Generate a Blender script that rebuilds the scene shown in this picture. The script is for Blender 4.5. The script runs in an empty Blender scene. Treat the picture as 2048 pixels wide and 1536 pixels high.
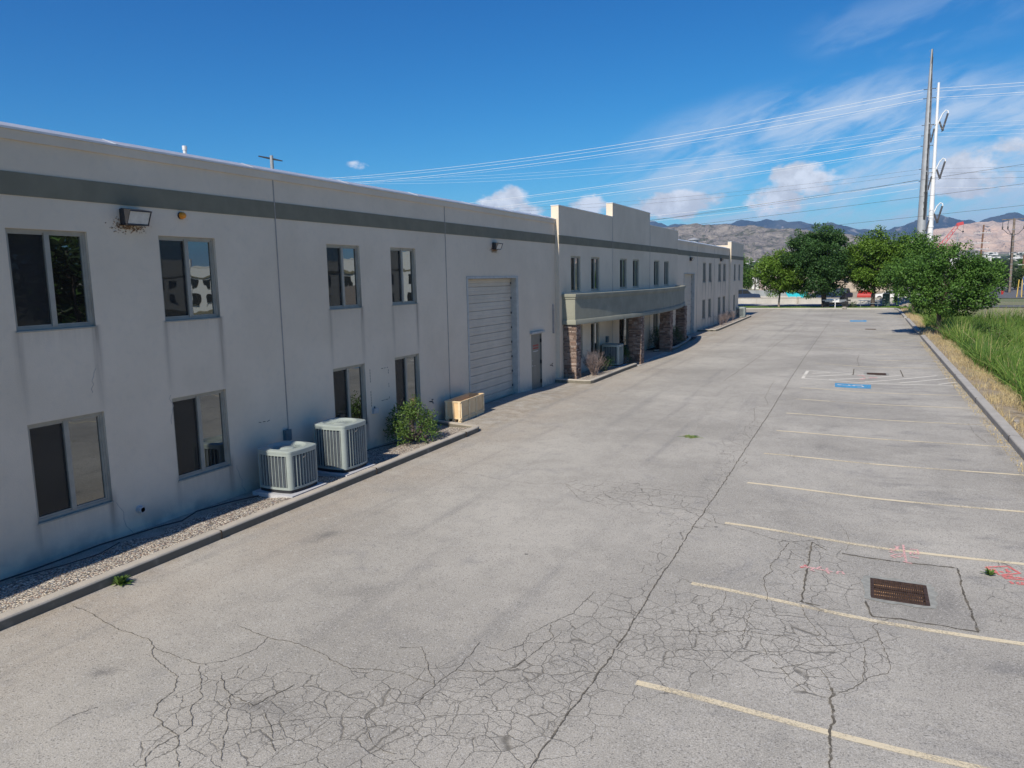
import bpy, bmesh, math, random
import numpy as np
from math import radians as RD, sin, cos, pi
from mathutils import Vector, Matrix
C = bpy.context.scene.collection
SC = bpy.context.scene
# ---------------------------------------------------------------- camera
cam = bpy.data.cameras.new('camera'); co = bpy.data.objects.new('camera', cam); C.objects.link(co)
_R = [[0.9053331, -0.0421393, 0.4226066], [0.4242585, 0.1352099, -0.8953898], [-0.0194095, 0.9899205, 0.1402879]]
co.matrix_world = Matrix([list(_R[k]) + [[0, 0, 4.2][k]] for k in range(3)] + [[0, 0, 0, 1]])
cam.sensor_width = 36; cam.lens = 1490 / 2048 * 36; cam.clip_start = .1; cam.clip_end = 60000
SC.camera = co
# ---------------------------------------------------------------- light and exposure
SUN_TO = Vector((-.08, -1.12, 1)).normalized()
EL = math.asin(SUN_TO.z); AZ = math.atan2(SUN_TO.x, SUN_TO.y)
sl = bpy.data.lights.new('sun', 'SUN'); sl.energy = 5.0; sl.angle = RD(.5); sl.color = (1, .93, .81)
so = bpy.data.objects.new('sun', sl); C.objects.link(so); so.location = (0, 0, 60)
so.rotation_euler = (-SUN_TO).to_track_quat('-Z', 'Y').to_euler()
SC.view_settings.view_transform = 'Standard'; SC.view_settings.look = 'None'
SC.view_settings.exposure = 0.18; SC.view_settings.gamma = 1
SC.cycles.max_bounces = 6; SC.cycles.diffuse_bounces = 3; SC.cycles.glossy_bounces = 3
SC.cycles.transparent_max_bounces = 12; SC.cycles.volume_bounces = 0
SC.cycles.sample_clamp_indirect = 8
SC.cycles.use_denoising = True

class NT:
    def __init__(s, tree): s.t = tree; s.n = tree.nodes; s.l = tree.links
    def node(s, typ, **kw):
        n = s.n.new(typ)
        for k, v in kw.items(): setattr(n, k, v)
        return n
    def set(s, sock, v):
        if hasattr(v, 'is_output'): s.l.new(v, sock)
        elif v is not None:
            if isinstance(v, tuple) and len(v) == 3 and sock.type == 'RGBA': v = (*v, 1)
            sock.default_value = v
    def m(s, op, a, b=None, c=None, clamp=False):
        n = s.node('ShaderNodeMath', operation=op, use_clamp=clamp)
        s.set(n.inputs[0], a); s.set(n.inputs[1], b)
        if c is not None: s.set(n.inputs[2], c)
        return n.outputs[0]
    def v(s, op, a, b=None, sc=None):
        n = s.node('ShaderNodeVectorMath', operation=op); s.set(n.inputs[0], a)
        if b is not None: s.set(n.inputs[1], b)
        if sc is not None: s.set(n.inputs['Scale'], sc)
        return n.outputs[0]
    def xyz(s, a): n = s.node('ShaderNodeSeparateXYZ'); s.set(n.inputs[0], a); return n.outputs
    def comb(s, x, y, z):
        n = s.node('ShaderNodeCombineXYZ')
        for i, q in enumerate((x, y, z)): s.set(n.inputs[i], q)
        return n.outputs[0]
    def noise(s, vec, scale, det=3, rough=.55, dist=0, col=False):
        n = s.node('ShaderNodeTexNoise'); s.set(n.inputs['Vector'], vec); n.inputs['Scale'].default_value = scale
        n.inputs['Detail'].default_value = det; n.inputs['Roughness'].default_value = rough; n.inputs['Distortion'].default_value = dist
        return n.outputs['Color' if col else 'Fac']
    def vor(s, vec, scale, feature='F1', out='Distance', rnd=1):
        n = s.node('ShaderNodeTexVoronoi', feature=feature); s.set(n.inputs['Vector'], vec); n.inputs['Scale'].default_value = scale
        n.inputs['Randomness'].default_value = rnd
        return n.outputs[out]
    def ramp(s, f, a, b, lo=0., hi=1., smooth=True):
        n = s.node('ShaderNodeMapRange'); n.interpolation_type = 'SMOOTHSTEP' if smooth else 'LINEAR'
        s.set(n.inputs[0], f)
        for i, q in enumerate((a, b, lo, hi)): s.set(n.inputs[i + 1], q)
        return n.outputs[0]
    def mix(s, f, a, b, mode='MIX'):
        n = s.node('ShaderNodeMix', data_type='RGBA', blend_type=mode); s.set(n.inputs[0], f); s.set(n.inputs[6], a); s.set(n.inputs[7], b)
        return n.outputs[2]
    def attr(s, name, out='Fac'): n = s.node('ShaderNodeAttribute', attribute_name=name); return n.outputs[out]
    def bump(s, h, st=.3, d=.02):
        n = s.node('ShaderNodeBump'); n.inputs['Strength'].default_value = st; n.inputs['Distance'].default_value = d; s.set(n.inputs['Height'], h); return n.outputs[0]
    def pos(s): return s.node('ShaderNodeNewGeometry').outputs['Position']
    def obj(s): return s.node('ShaderNodeTexCoord').outputs['Object']

# ---------------------------------------------------------------- sky
world = bpy.data.worlds.new('World'); SC.world = world; world.use_nodes = True
w = NT(world.node_tree); w.n.clear()
sky = w.node('ShaderNodeTexSky', sky_type='NISHITA'); sky.sun_disc = False
sky.sun_elevation = EL; sky.sun_rotation = AZ; sky.altitude = 1400; sky.air_density = 1.0; sky.dust_density = .25; sky.ozone_density = 2.5
hs = w.node('ShaderNodeHueSaturation'); w.l.new(sky.outputs[0], hs.inputs['Color']); hs.inputs['Saturation'].default_value = 1.12; hs.inputs['Value'].default_value = 1.0
sr = w.node('ShaderNodeSeparateColor'); w.l.new(hs.outputs[0], sr.inputs[0])
def ch(o_, p_, k_): return w.m('MULTIPLY', w.m('POWER', w.m('MULTIPLY', o_, .1), p_), 10. * k_)
skc = w.comb(ch(sr.outputs[0], 2.0, .92), ch(sr.outputs[1], 1.27, 1.0), ch(sr.outputs[2], .98, 1.0))
d = w.node('ShaderNodeTexCoord').outputs['Generated']
dx, dy, dz = w.xyz(w.v('NORMALIZE', d))
U = w.m('ARCTAN2', dx, dy); V = w.m('ARCSINE', dz)
UV = w.comb(U, V, 0.)
big = w.noise(w.comb(w.m('MULTIPLY', U, 1.), w.m('MULTIPLY', V, 1.7), 0.), 20, 7, .6)
dens = None
def tot(u0, v0, a, b, k=1.):
    e = w.m('ADD', w.m('POWER', w.m('DIVIDE', w.m('SUBTRACT', U, u0), a), 2.), w.m('POWER', w.m('DIVIDE', w.m('SUBTRACT', V, v0), b), 2.))
    return w.m('MULTIPLY', w.m('SUBTRACT', 1., e), k)
def rd(px, py):
    v = Vector((px - 1024, -(py - 768), -1490)); q = Matrix(_R) @ v; q.normalize(); return math.atan2(q.x, q.y), math.asin(q.z)
S = 1 / 1500.
for (px, py, rx, ry, k) in [(1010, 405, 55, 30, 1.), (1035, 425, 60, 20, .8), (1180, 410, 46, 22, .75), (1340, 412, 90, 30, 1.), (1420, 400, 40, 16, .4), (1600, 352, 58, 34, 1.), (1548, 402, 55, 34, .8), (1640, 372, 50, 20, .5), (1945, 352, 68, 44, 1.), (1985, 362, 40, 26, .8), (2010, 297, 34, 14, .3), (712, 329, 22, 9, .35)]:
    u0, v0 = rd(px, py); e = tot(u0, v0, rx * S, ry * S, k)
    dens = e if dens is None else w.m('MAXIMUM', dens, e)
cum = w.ramp(w.m('ADD', dens, w.m('MULTIPLY', w.m('SUBTRACT', big, .5), 3.2)), .0, .6)
cum = w.m('MULTIPLY', cum, w.ramp(dens, -.9, -.1))
shade = w.ramp(w.noise(w.comb(U, w.m('ADD', V, .012), 3.), 26, 5, .6), .38, .60, .74, 1.)
# cirrus: streaks rising to the right
ca, sa = cos(RD(17)), sin(RD(17))
ru = w.m('ADD', w.m('MULTIPLY', U, ca), w.m('MULTIPLY', V, sa)); rv = w.m('SUBTRACT', w.m('MULTIPLY', V, ca), w.m('MULTIPLY', U, sa))
cn = w.noise(w.comb(w.m('MULTIPLY', ru, 2.), w.m('MULTIPLY', rv, 8.), 1.7), 2.1, 6, .56, .5)
cn2 = w.noise(w.comb(w.m('MULTIPLY', ru, 6.), w.m('MULTIPLY', rv, 20.), 5.), 3., 5, .6, .8)
u1, v1 = rd(1740, 345); msk = w.ramp(tot(u1, v1, .36, .125), 0., .8)
u2, v2 = rd(1830, 50); msk2 = w.ramp(tot(u2, v2, .15, .045), .0, 1., 0., .26)
ci = w.m('MULTIPLY', w.ramp(w.m('ADD', w.m('MULTIPLY', cn, .75), w.m('MULTIPLY', cn2, .3)), .40, .64), w.m('MAXIMUM', msk, msk2))
ci = w.m('MULTIPLY', ci, .76)
cc = w.comb(w.m('MULTIPLY', shade, 8.6), w.m('MULTIPLY', shade, 9.1), w.m('MULTIPLY', shade, 9.8))
col = w.mix(ci, skc, (6.2, 7.3, 8.6, 1))
col = w.mix(w.m('MULTIPLY', cum, .93), col, cc)
bg = w.node('ShaderNodeBackground'); w.l.new(col, bg.inputs[0]); bg.inputs[1].default_value = .10
wo = w.node('ShaderNodeOutputWorld'); w.l.new(bg.outputs[0], wo.inputs[0])

# ---------------------------------------------------------------- materials
MT = {}
def newmat(name):
    m = bpy.data.materials.new(name); m.use_nodes = True; t = NT(m.node_tree); t.n.clear()
    b = t.node('ShaderNodeBsdfPrincipled'); o = t.node('ShaderNodeOutputMaterial'); t.l.new(b.outputs[0], o.inputs[0])
    MT[name] = m; return m, t, b, o
def simple(name, c, rough=.6, metal=0., var=.12, scale=6., bump=0., bscale=60., c2=None, spec=.5):
    m, t, b, o = newmat(name)
    p = t.obj(); n = t.noise(p, scale, 5, .6)
    c2 = c2 or tuple(x * (1 - var * 2) for x in c)
    t.set(b.inputs['Base Color'], t.mix(t.ramp(n, .3, .7), tuple(c), tuple(c2)))
    b.inputs['Roughness'].default_value = rough; b.inputs['Metallic'].default_value = metal; b.inputs['Specular IOR Level'].default_value = spec
    if bump: t.set(b.inputs['Normal'], t.bump(t.noise(p, bscale, 3), bump, .01))
    return m
# wall: painted stucco, with streaks held in the mesh as an attribute
m, t, b, o = newmat('stucco')
p = t.pos(); n1 = t.noise(p, .5, 5, .6); n2 = t.noise(p, 7., 4, .6)
c = t.mix(t.ramp(n1, .3, .7), (.65, .552, .43), (.73, .622, .492))
c = t.mix(t.ramp(n2, .45, .8, 0, .14), c, (.42, .40, .385))
x, y, z = t.xyz(p)
stn = t.noise(t.comb(x, t.m('MULTIPLY', y, 14.), t.m('MULTIPLY', z, .7)), 1., 4)
st = t.m('MULTIPLY', t.attr('stain'), t.ramp(stn, .25, .65, .35, 1.))
c = t.mix(t.m('MULTIPLY', st, 1.), c, (.22, .185, .155))
grime = t.m('MULTIPLY', t.ramp(z, 0., .55, 1., 0.), t.ramp(t.noise(p, 2.2, 5), .38, .68))
c = t.mix(t.m('MULTIPLY', grime, .6), c, (.27, .255, .24))
t.set(b.inputs['Base Color'], c); b.inputs['Roughness'].default_value = .9; b.inputs['Specular IOR Level'].default_value = .2
t.set(b.inputs['Normal'], t.bump(t.noise(p, 45, 4, .7), .35, .012))
simple('band_paint', (.21, .195, .14), .9, var=.08, scale=2., bump=.3, bscale=45)
simple('canopy_paint', (.265, .265, .215), .9, var=.10, scale=1.5, bump=.3, bscale=45)
simple('joint', (.42, .38, .35), .9)
simple('white_metal', (.72, .72, .72), .4, .0, var=.05)
simple('coping', (.60, .61, .63), .35, .3, var=.08, scale=2.)
simple('frame', (.36, .335, .28), .45, .0, var=.08)
simple('rubber', (.03, .03, .032), .7)
simple('garage_door', (.58, .505, .41), .5, var=.06, scale=2.)
simple('garage_frame', (.50, .485, .45), .6, var=.1)
simple('door_paint', (.21, .20, .17), .45, var=.08, scale=2.)
simple('steel', (.45, .45, .46), .35, .9)
simple('dark_metal', (.05, .05, .055), .45, .3)
simple('roofing', (.5, .49, .47), .9)
simple('concrete', (.43, .405, .365), .9, var=.12, scale=2.5, bump=.35, bscale=50, c2=(.35, .33, .30))
simple('mortar', (.33, .33, .30), .95, var=.15, scale=9., bump=.5, bscale=50)
simple('ac_paint', (.33, .37, .345), .38, .0, var=.04, scale=3.)
simple('ac_fin', (.07, .085, .11), .6, .3, var=.3, scale=90.)
simple('ac_louvre', (.24, .27, .30), .5, .2)
simple('ac_base', (.025, .025, .03), .6)
simple('pad', (.50, .50, .52), .8, var=.08)
simple('grey_blue', (.10, .16, .19), .5)
simple('ply', (.80, .60, .35), .7, var=.15, scale=3., c2=(.70, .48, .26), bump=.1)
simple('batten', (.84, .68, .44), .75, var=.15, scale=4., c2=(.68, .50, .30))
simple('amber', (.85, .30, .02), .35)
simple('lamp_glass', (.55, .56, .55), .15, var=.1, scale=8)
simple('pvc', (.55, .55, .55), .5)
simple('rust', (.085, .05, .038), .85, .2, var=.3, scale=18., bump=.4)
simple('debris', (.38, .24, .15), .95, var=.35, scale=22., bump=.8, bscale=40, c2=(.22, .13, .08))
simple('bark', (.13, .10, .08), .95, var=.25, scale=8., bump=.8, bscale=20)
simple('pale_bark', (.30, .25, .21), .95, var=.2, scale=8., bump=.6, bscale=20)
simple('twig', (.23, .175, .16), .9, var=.2)
simple('galv', (.40, .41, .42), .55, .25, var=.10, scale=.8, c2=(.32, .33, .345))
simple('white_pole', (.78, .78, .78), .5, .0, var=.05)
simple('weathered_wood', (.25, .20, .16), .9, var=.25, scale=3.)
simple('brown_wood', (.22, .12, .075), .9, var=.2, scale=3.)
simple('insulator', (.09, .085, .085), .3)
simple('wire', (.72, .74, .76), .5, .0)
simple('dark_wire', (.035, .035, .04), .6)
simple('red_steel', (.55, .06, .07), .5)
simple('tank', (.22, .15, .115), .8)
simple('blue_paint_metal', (.04, .09, .25), .35)
simple('cyan', (.02, .50, .60), .5, var=.08)
simple('navy', (.02, .04, .09), .35)
simple('white_car', (.72, .72, .72), .25, var=.03)
simple('red_car', (.45, .03, .02), .3)
simple('car_glass', (.02, .025, .03), .08)
simple('tan_wall', (.50, .42, .34), .9, var=.1)
simple('pink_wall', (.52, .42, .38), .9, var=.1)
simple('far_white', (.62, .61, .58), .8, var=.05)
simple('far_roof', (.22, .19, .18), .9, var=.1)
simple('opp_wall', (.66, .66, .65), .9, var=.06)
simple('tarp', (.30, .325, .335), .9, var=.12, scale=1.)
simple('green_box', (.045, .085, .06), .5)
simple('black', (.012, .012, .013), .5)
simple('alu', (.55, .56, .58), .35, .7)
simple('rock', (.42, .38, .33), .95, var=.2, scale=3, bump=.5)
simple('yellow', (.75, .50, .10), .6)
simple('street', (.13, .13, .135), .9, var=.12, scale=.8, bump=.3)
simple('sidewalk', (.46, .44, .41), .9, var=.1, scale=1.)
simple('ret_wall', (.50, .48, .44), .9, var=.10, scale=.7, bump=.3)
simple('lawn', (.075, .13, .03), .95, var=.25, scale=6., bump=.6)
simple('dirt', (.40, .33, .235), .98, var=.18, scale=1.2, c2=(.30, .245, .175), bump=.6, bscale=12)
simple('straw_soil', (.34, .285, .21), .98, var=.2, scale=5., c2=(.24, .18, .11), bump=.8, bscale=30)
simple('mulch', (.05, .035, .028), .98, var=.3, scale=30., bump=.8)
simple('ada_blue', (.06, .30, .56), .7, var=.12, scale=3., c2=(.09, .34, .58))
simple('ink_white', (.66, .67, .68), .6)
simple('ink_red', (.42, .07, .05), .6)

# kerb: concrete with shade painted into its unlit road-side face, mottled with grime
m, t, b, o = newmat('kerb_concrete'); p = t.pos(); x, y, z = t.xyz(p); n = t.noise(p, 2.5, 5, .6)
c = t.mix(t.ramp(n, .3, .7), (.46, .41, .345), (.38, .345, .29)); face_shade = t.m('MULTIPLY', t.ramp(z, .135, .10), t.ramp(t.noise(p, 5, 4), .2, .5, .7, 1.))
c = t.mix(face_shade, c, (.15, .135, .105)); t.set(b.inputs['Base Color'], c); b.inputs['Roughness'].default_value = .95; t.set(b.inputs['Normal'], t.bump(t.noise(p, 50, 3), .4, .01))
# glass: thin reflective pane over a dark room, slightly wavy
def glass(name, base, f0, wav):
    m, t, b, o = newmat(name); p = t.pos()
    g = t.node('ShaderNodeBsdfGlossy'); g.inputs['Roughness'].default_value = .012; g.inputs['Color'].default_value = (.86, .92, .95, 1)
    b.inputs['Base Color'].default_value = (*base, 1); b.inputs['Roughness'].default_value = .6; b.inputs['Specular IOR Level'].default_value = 0
    fr = t.node('ShaderNodeFresnel'); fr.inputs[0].default_value = 1.5
    f = t.m('ADD', t.m('MULTIPLY', fr.outputs[0], 1.2), f0, clamp=True)
    nb = t.bump(t.noise(p, 1.6, 2, .4), wav, .05); t.l.new(nb, g.inputs['Normal'])
    mx = t.node('ShaderNodeMixShader'); t.set(mx.inputs[0], f); t.l.new(b.outputs[0], mx.inputs[1]); t.l.new(g.outputs[0], mx.inputs[2]); t.l.new(mx.outputs[0], o.inputs[0])
glass('pane_clear', (.014, .012, .010), .175, .05)
glass('pane_dark', (.010, .010, .010), .03, .035)
# insect screen: dark mesh one can see through
m, t, b, o = newmat('screen'); b.inputs['Base Color'].default_value = (.03, .03, .03, 1); b.inputs['Roughness'].default_value = .8
tr = t.node('ShaderNodeBsdfTransparent'); mx = t.node('ShaderNodeMixShader'); mx.inputs[0].default_value = .45
t.l.new(tr.outputs[0], mx.inputs[1]); t.l.new(b.outputs[0], mx.inputs[2]); t.l.new(mx.outputs[0], o.inputs[0])

# asphalt
m, t, b, o = newmat('asphalt'); p = t.pos(); x, y, z = t.xyz(p)
n1 = t.noise(p, .22, 5, .6); n2 = t.noise(p, 2.2, 5, .65)
c = t.mix(t.ramp(n1, .3, .7), (.335, .314, .278), (.475, .445, .392))
warm = t.m('MULTIPLY', t.ramp(x, -6.5, -9.4), t.ramp(t.noise(p, .7, 4), .25, .7, .3, 1.))
c = t.mix(t.m('MULTIPLY', warm, .6), c, (.41, .345, .275))
c = t.mix(t.ramp(n2, .4, .75, 0, .28), c, (.23, .22, .20))
# wheel tracks and seams along the drive
tr1 = t.noise(t.comb(t.m('MULTIPLY', x, 1.6), t.m('MULTIPLY', y, .07), 0.), 1., 5, .6)
c = t.mix(t.m('MULTIPLY', t.ramp(tr1, .52, .72), t.ramp(x, -1.6, -3.2, 0., .38)), c, (.20, .195, .19))
# parking bays: drip and tyre marks lying across the bays
tr2 = t.noise(t.comb(t.m('MULTIPLY', x, .55), t.m('MULTIPLY', y, 1.5), 4.), 1., 5, .65)
c = t.mix(t.m('MULTIPLY', t.ramp(tr2, .5, .72), t.ramp(x, -2., 1.6, 0., .55)), c, (.17, .168, .168))
c = t.mix(t.m('MULTIPLY', t.attr('dark'), 1., clamp=True), c, (.115, .113, .113))
c = t.mix(t.m('MULTIPLY', t.attr('pale'), .65), c, (.40, .375, .335))
sp = t.noise(p, 75, 2, .7); vc = t.xyz(t.vor(p, 62, out='Color'))[0]
dv = t.vor(p, .75); c = t.mix(t.ramp(dv, .03, .018, 0., .8), c, (.09, .088, .085)); dv2 = t.vor(p, 2.3); c = t.mix(t.ramp(dv2, .035, .02, 0., .7), c, (.11, .105, .10))
c = t.mix(t.m('MULTIPLY', t.ramp(x, -9.15, -9.5), t.ramp(t.noise(p, 3., 5), .35, .65, 0., .55)), c, (.27, .225, .165))
c = t.mix(t.m('MULTIPLY', t.ramp(x, 2.5, 3.3), t.ramp(t.noise(p, 1.6, 5), .35, .7, 0., .5)), c, (.24, .21, .165))
bn = t.noise(p, .9, 6, .7, 1.2); c = t.mix(t.ramp(bn, .54, .70, 0., .36), c, (.24, .235, .235)); c = t.mix(t.ramp(bn, .44, .28, 0., .32), c, (.52, .49, .43))
c = t.mix(1., c, t.mix(t.ramp(sp, .3, .72, 0, 1, False), (.58, .58, .58), (1.34, 1.34, 1.34)), 'MULTIPLY')
c = t.mix(t.ramp(vc, .90, .96, 0., .5), c, (.52, .50, .47)); c = t.mix(t.ramp(vc, .10, .04, 0., .5), c, (.12, .115, .11))
wob = t.v('SCALE', t.v('SUBTRACT', t.noise(p, 2.6, 4, .6, col=True), (.5, .5, .5)), sc=.24)
q = t.v('ADD', p, wob); q = t.v('MULTIPLY', q, (1., .9, 0.))
ck = t.attr('crk')
e1 = t.vor(q, 3.1, 'DISTANCE_TO_EDGE'); e2 = t.vor(q, 6.4, 'DISTANCE_TO_EDGE'); br = t.noise(p, 3.5, 3)
l1 = t.m('MULTIPLY', t.ramp(e1, 0.0, t.m('ADD', .012, t.m('MULTIPLY', ck, .014)), 1., 0.), t.ramp(t.m('ADD', ck, t.m('MULTIPLY', t.m('SUBTRACT', br, .5), .7)), .22, .42))
l2 = t.m('MULTIPLY', t.ramp(e2, 0.0, .036, .75, 0.), t.ramp(t.m('ADD', ck, t.m('MULTIPLY', t.m('SUBTRACT', br, .5), 1.5)), .62, 1.0))
ln = t.m('MULTIPLY', t.m('MAXIMUM', l1, l2), t.ramp(t.noise(p, 11., 3), .3, .55, .55, 1.))
c = t.mix(t.m('MULTIPLY', ln, .85), c, (.12, .11, .095))
t.set(b.inputs['Base Color'], c); b.inputs['Roughness'].default_value = .92; b.inputs['Specular IOR Level'].default_value = .25
h = t.m('SUBTRACT', t.m('ADD', t.m('MULTIPLY', sp, .5), t.m('MULTIPLY', vc, .2)), t.m('MULTIPLY', ln, 1.2))
t.set(b.inputs['Normal'], t.bump(h, .55, .008))
m, t, b, o = newmat('crack'); p = t.pos()
t.set(b.inputs['Base Color'], t.mix(t.ramp(t.noise(p, 9, 4), .4, .65), (.11, .10, .085), (.18, .16, .13))); b.inputs['Roughness'].default_value = 1; b.inputs['Specular IOR Level'].default_value = 0
tr = t.node('ShaderNodeBsdfTransparent'); mx = t.node('ShaderNodeMixShader'); t.set(mx.inputs[0], t.ramp(t.noise(p, 14, 4, .7), .33, .5, .1, .95))
t.l.new(tr.outputs[0], mx.inputs[1]); t.l.new(b.outputs[0], mx.inputs[2]); t.l.new(mx.outputs[0], o.inputs[0])
def paint(name, c1, c2, lo, hi, big=.5, mn=0.):
    m, t, b, o = newmat(name); p = t.pos()
    t.set(b.inputs['Base Color'], t.mix(t.noise(p, 8, 3), c1, c2)); b.inputs['Roughness'].default_value = .85; b.inputs['Specular IOR Level'].default_value = .2
    a = t.m('ADD', t.m('MULTIPLY', t.noise(p, 34, 4, .75), 1 - big), t.m('MULTIPLY', t.noise(p, .9, 3), big))
    tr = t.node('ShaderNodeBsdfTransparent'); mx = t.node('ShaderNodeMixShader'); t.set(mx.inputs[0], t.ramp(a, lo, hi, mn, .92))
    t.l.new(tr.outputs[0], mx.inputs[1]); t.l.new(b.outputs[0], mx.inputs[2]); t.l.new(mx.outputs[0], o.inputs[0])
paint('line_paint', (.70, .58, .38), (.74, .66, .50), .35, .53)
paint('aisle_paint', (.66, .62, .54), (.76, .73, .66), .30, .44)
paint('pink_paint', (.74, .40, .39), (.78, .50, .47), .35, .54, .15)
paint('red_paint', (.80, .16, .15), (.80, .28, .26), .36, .55, .2)
paint('worn_blue', (.05, .30, .58), (.12, .38, .62), .34, .52, .3, .25)
# gravel
m, t, b, o = newmat('gravel'); p = t.pos()
vo = t.node('ShaderNodeTexVoronoi'); t.l.new(p, vo.inputs['Vector']); vo.inputs['Scale'].default_value = 34
hh = t.xyz(vo.outputs['Color'])
c = t.mix(hh[0], (.56, .47, .35), (.76, .70, .60)); c = t.mix(t.ramp(hh[1], .65, .8), c, (.34, .23, .18)); c = t.mix(t.ramp(hh[2], .75, .85), c, (.25, .25, .26))
c = t.mix(t.ramp(vo.outputs['Distance'], .35, .75), c, (.12, .10, .08))
t.set(b.inputs['Base Color'], c); b.inputs['Roughness'].default_value = .9
t.set(b.inputs['Normal'], t.bump(t.m('SUBTRACT', 1., vo.outputs['Distance']), 1., .02))
# stone veneer
m, t, b, o = newmat('veneer'); p = t.pos(); a = t.attr('tint')
cr = t.node('ShaderNodeValToRGB'); t.set(cr.inputs[0], a)
el = cr.color_ramp.elements; el[0].position = 0; el[0].color = (.12, .085, .07, 1); el[1].position = 1; el[1].color = (.44, .36, .31, 1)
for po, cl in ((.3, (.20, .13, .10, 1)), (.55, (.34, .27, .23, 1)), (.75, (.27, .165, .12, 1))): e_ = el.new(po); e_.color = cl
t.set(b.inputs['Base Color'], t.mix(t.ramp(t.noise(p, 22, 5), .3, .7, 0, .45), cr.outputs[0], (.10, .075, .065))); b.inputs['Roughness'].default_value = .95
t.set(b.inputs['Normal'], t.bump(t.noise(p, 30, 5, .7), .7, .015))
# foliage
def leafmat(name, cs, trans=.28, rough=.55):
    m, t, b, o = newmat(name); a = t.attr('tint')
    cr = t.node('ShaderNodeValToRGB'); t.set(cr.inputs[0], a); el = cr.color_ramp.elements
    el[0].color = (*cs[0], 1); el[1].color = (*cs[-1], 1)
    for k, q in enumerate(cs[1:-1]): e_ = el.new((k + 1) / (len(cs) - 1)); e_.color = (*q, 1)
    t.l.new(cr.outputs[0], b.inputs['Base Color']); b.inputs['Roughness'].default_value = rough; b.inputs['Specular IOR Level'].default_value = .35
    tl = t.node('ShaderNodeBsdfTranslucent'); t.l.new(cr.outputs[0], tl.inputs[0]); mx = t.node('ShaderNodeMixShader'); mx.inputs[0].default_value = trans
    t.l.new(b.outputs[0], mx.inputs[1]); t.l.new(tl.outputs[0], mx.inputs[2]); t.l.new(mx.outputs[0], o.inputs[0])
leafmat('leaf_mid', [(.05, .115, .022), (.085, .18, .032), (.13, .25, .045)])
leafmat('leaf_dark', [(.03, .075, .022), (.055, .125, .034), (.085, .17, .048)])
leafmat('leaf_bright', [(.06, .13, .018), (.115, .21, .026), (.17, .28, .036)])
leafmat('leaf_bush', [(.05, .10, .02), (.11, .19, .04), (.17, .26, .06)])
leafmat('leaf_far', [(.035, .06, .025), (.05, .085, .03), (.07, .105, .04)])
leafmat('reed', [(.06, .13, .03), (.14, .25, .045), (.27, .36, .075), (.50, .42, .20)], .3)
leafmat('straw', [(.42, .32, .16), (.55, .44, .24), (.64, .54, .33)], .15, .8)
# terrain
m, t, b, o = newmat('land'); p = t.pos()
n = t.noise(p, .006, 8, .6); n2 = t.noise(p, .05, 5, .6)
c = t.mix(t.ramp(n, .38, .6), (.30, .25, .165), (.11, .14, .06)); c = t.mix(t.ramp(n2, .5, .7, 0, .6), c, (.24, .21, .15))
t.set(b.inputs['Base Color'], c); b.inputs['Roughness'].default_value = 1
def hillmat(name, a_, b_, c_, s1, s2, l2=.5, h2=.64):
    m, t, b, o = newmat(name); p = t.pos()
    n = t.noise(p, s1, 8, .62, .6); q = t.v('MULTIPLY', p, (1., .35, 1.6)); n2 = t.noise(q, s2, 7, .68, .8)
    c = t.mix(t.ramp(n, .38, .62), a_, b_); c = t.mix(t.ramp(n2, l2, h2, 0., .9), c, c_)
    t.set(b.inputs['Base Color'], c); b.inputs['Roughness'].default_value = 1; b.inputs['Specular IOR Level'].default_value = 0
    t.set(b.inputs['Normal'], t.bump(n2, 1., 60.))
hillmat('tan_hill', (.44, .385, .31), (.32, .285, .235), (.13, .14, .075), .006, .022, .50, .62)
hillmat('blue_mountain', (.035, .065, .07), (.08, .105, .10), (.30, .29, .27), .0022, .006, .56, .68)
hillmat('mine_hill', (.78, .56, .41), (.60, .48, .38), (.16, .15, .13), .0035, .009, .57, .62)

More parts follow.
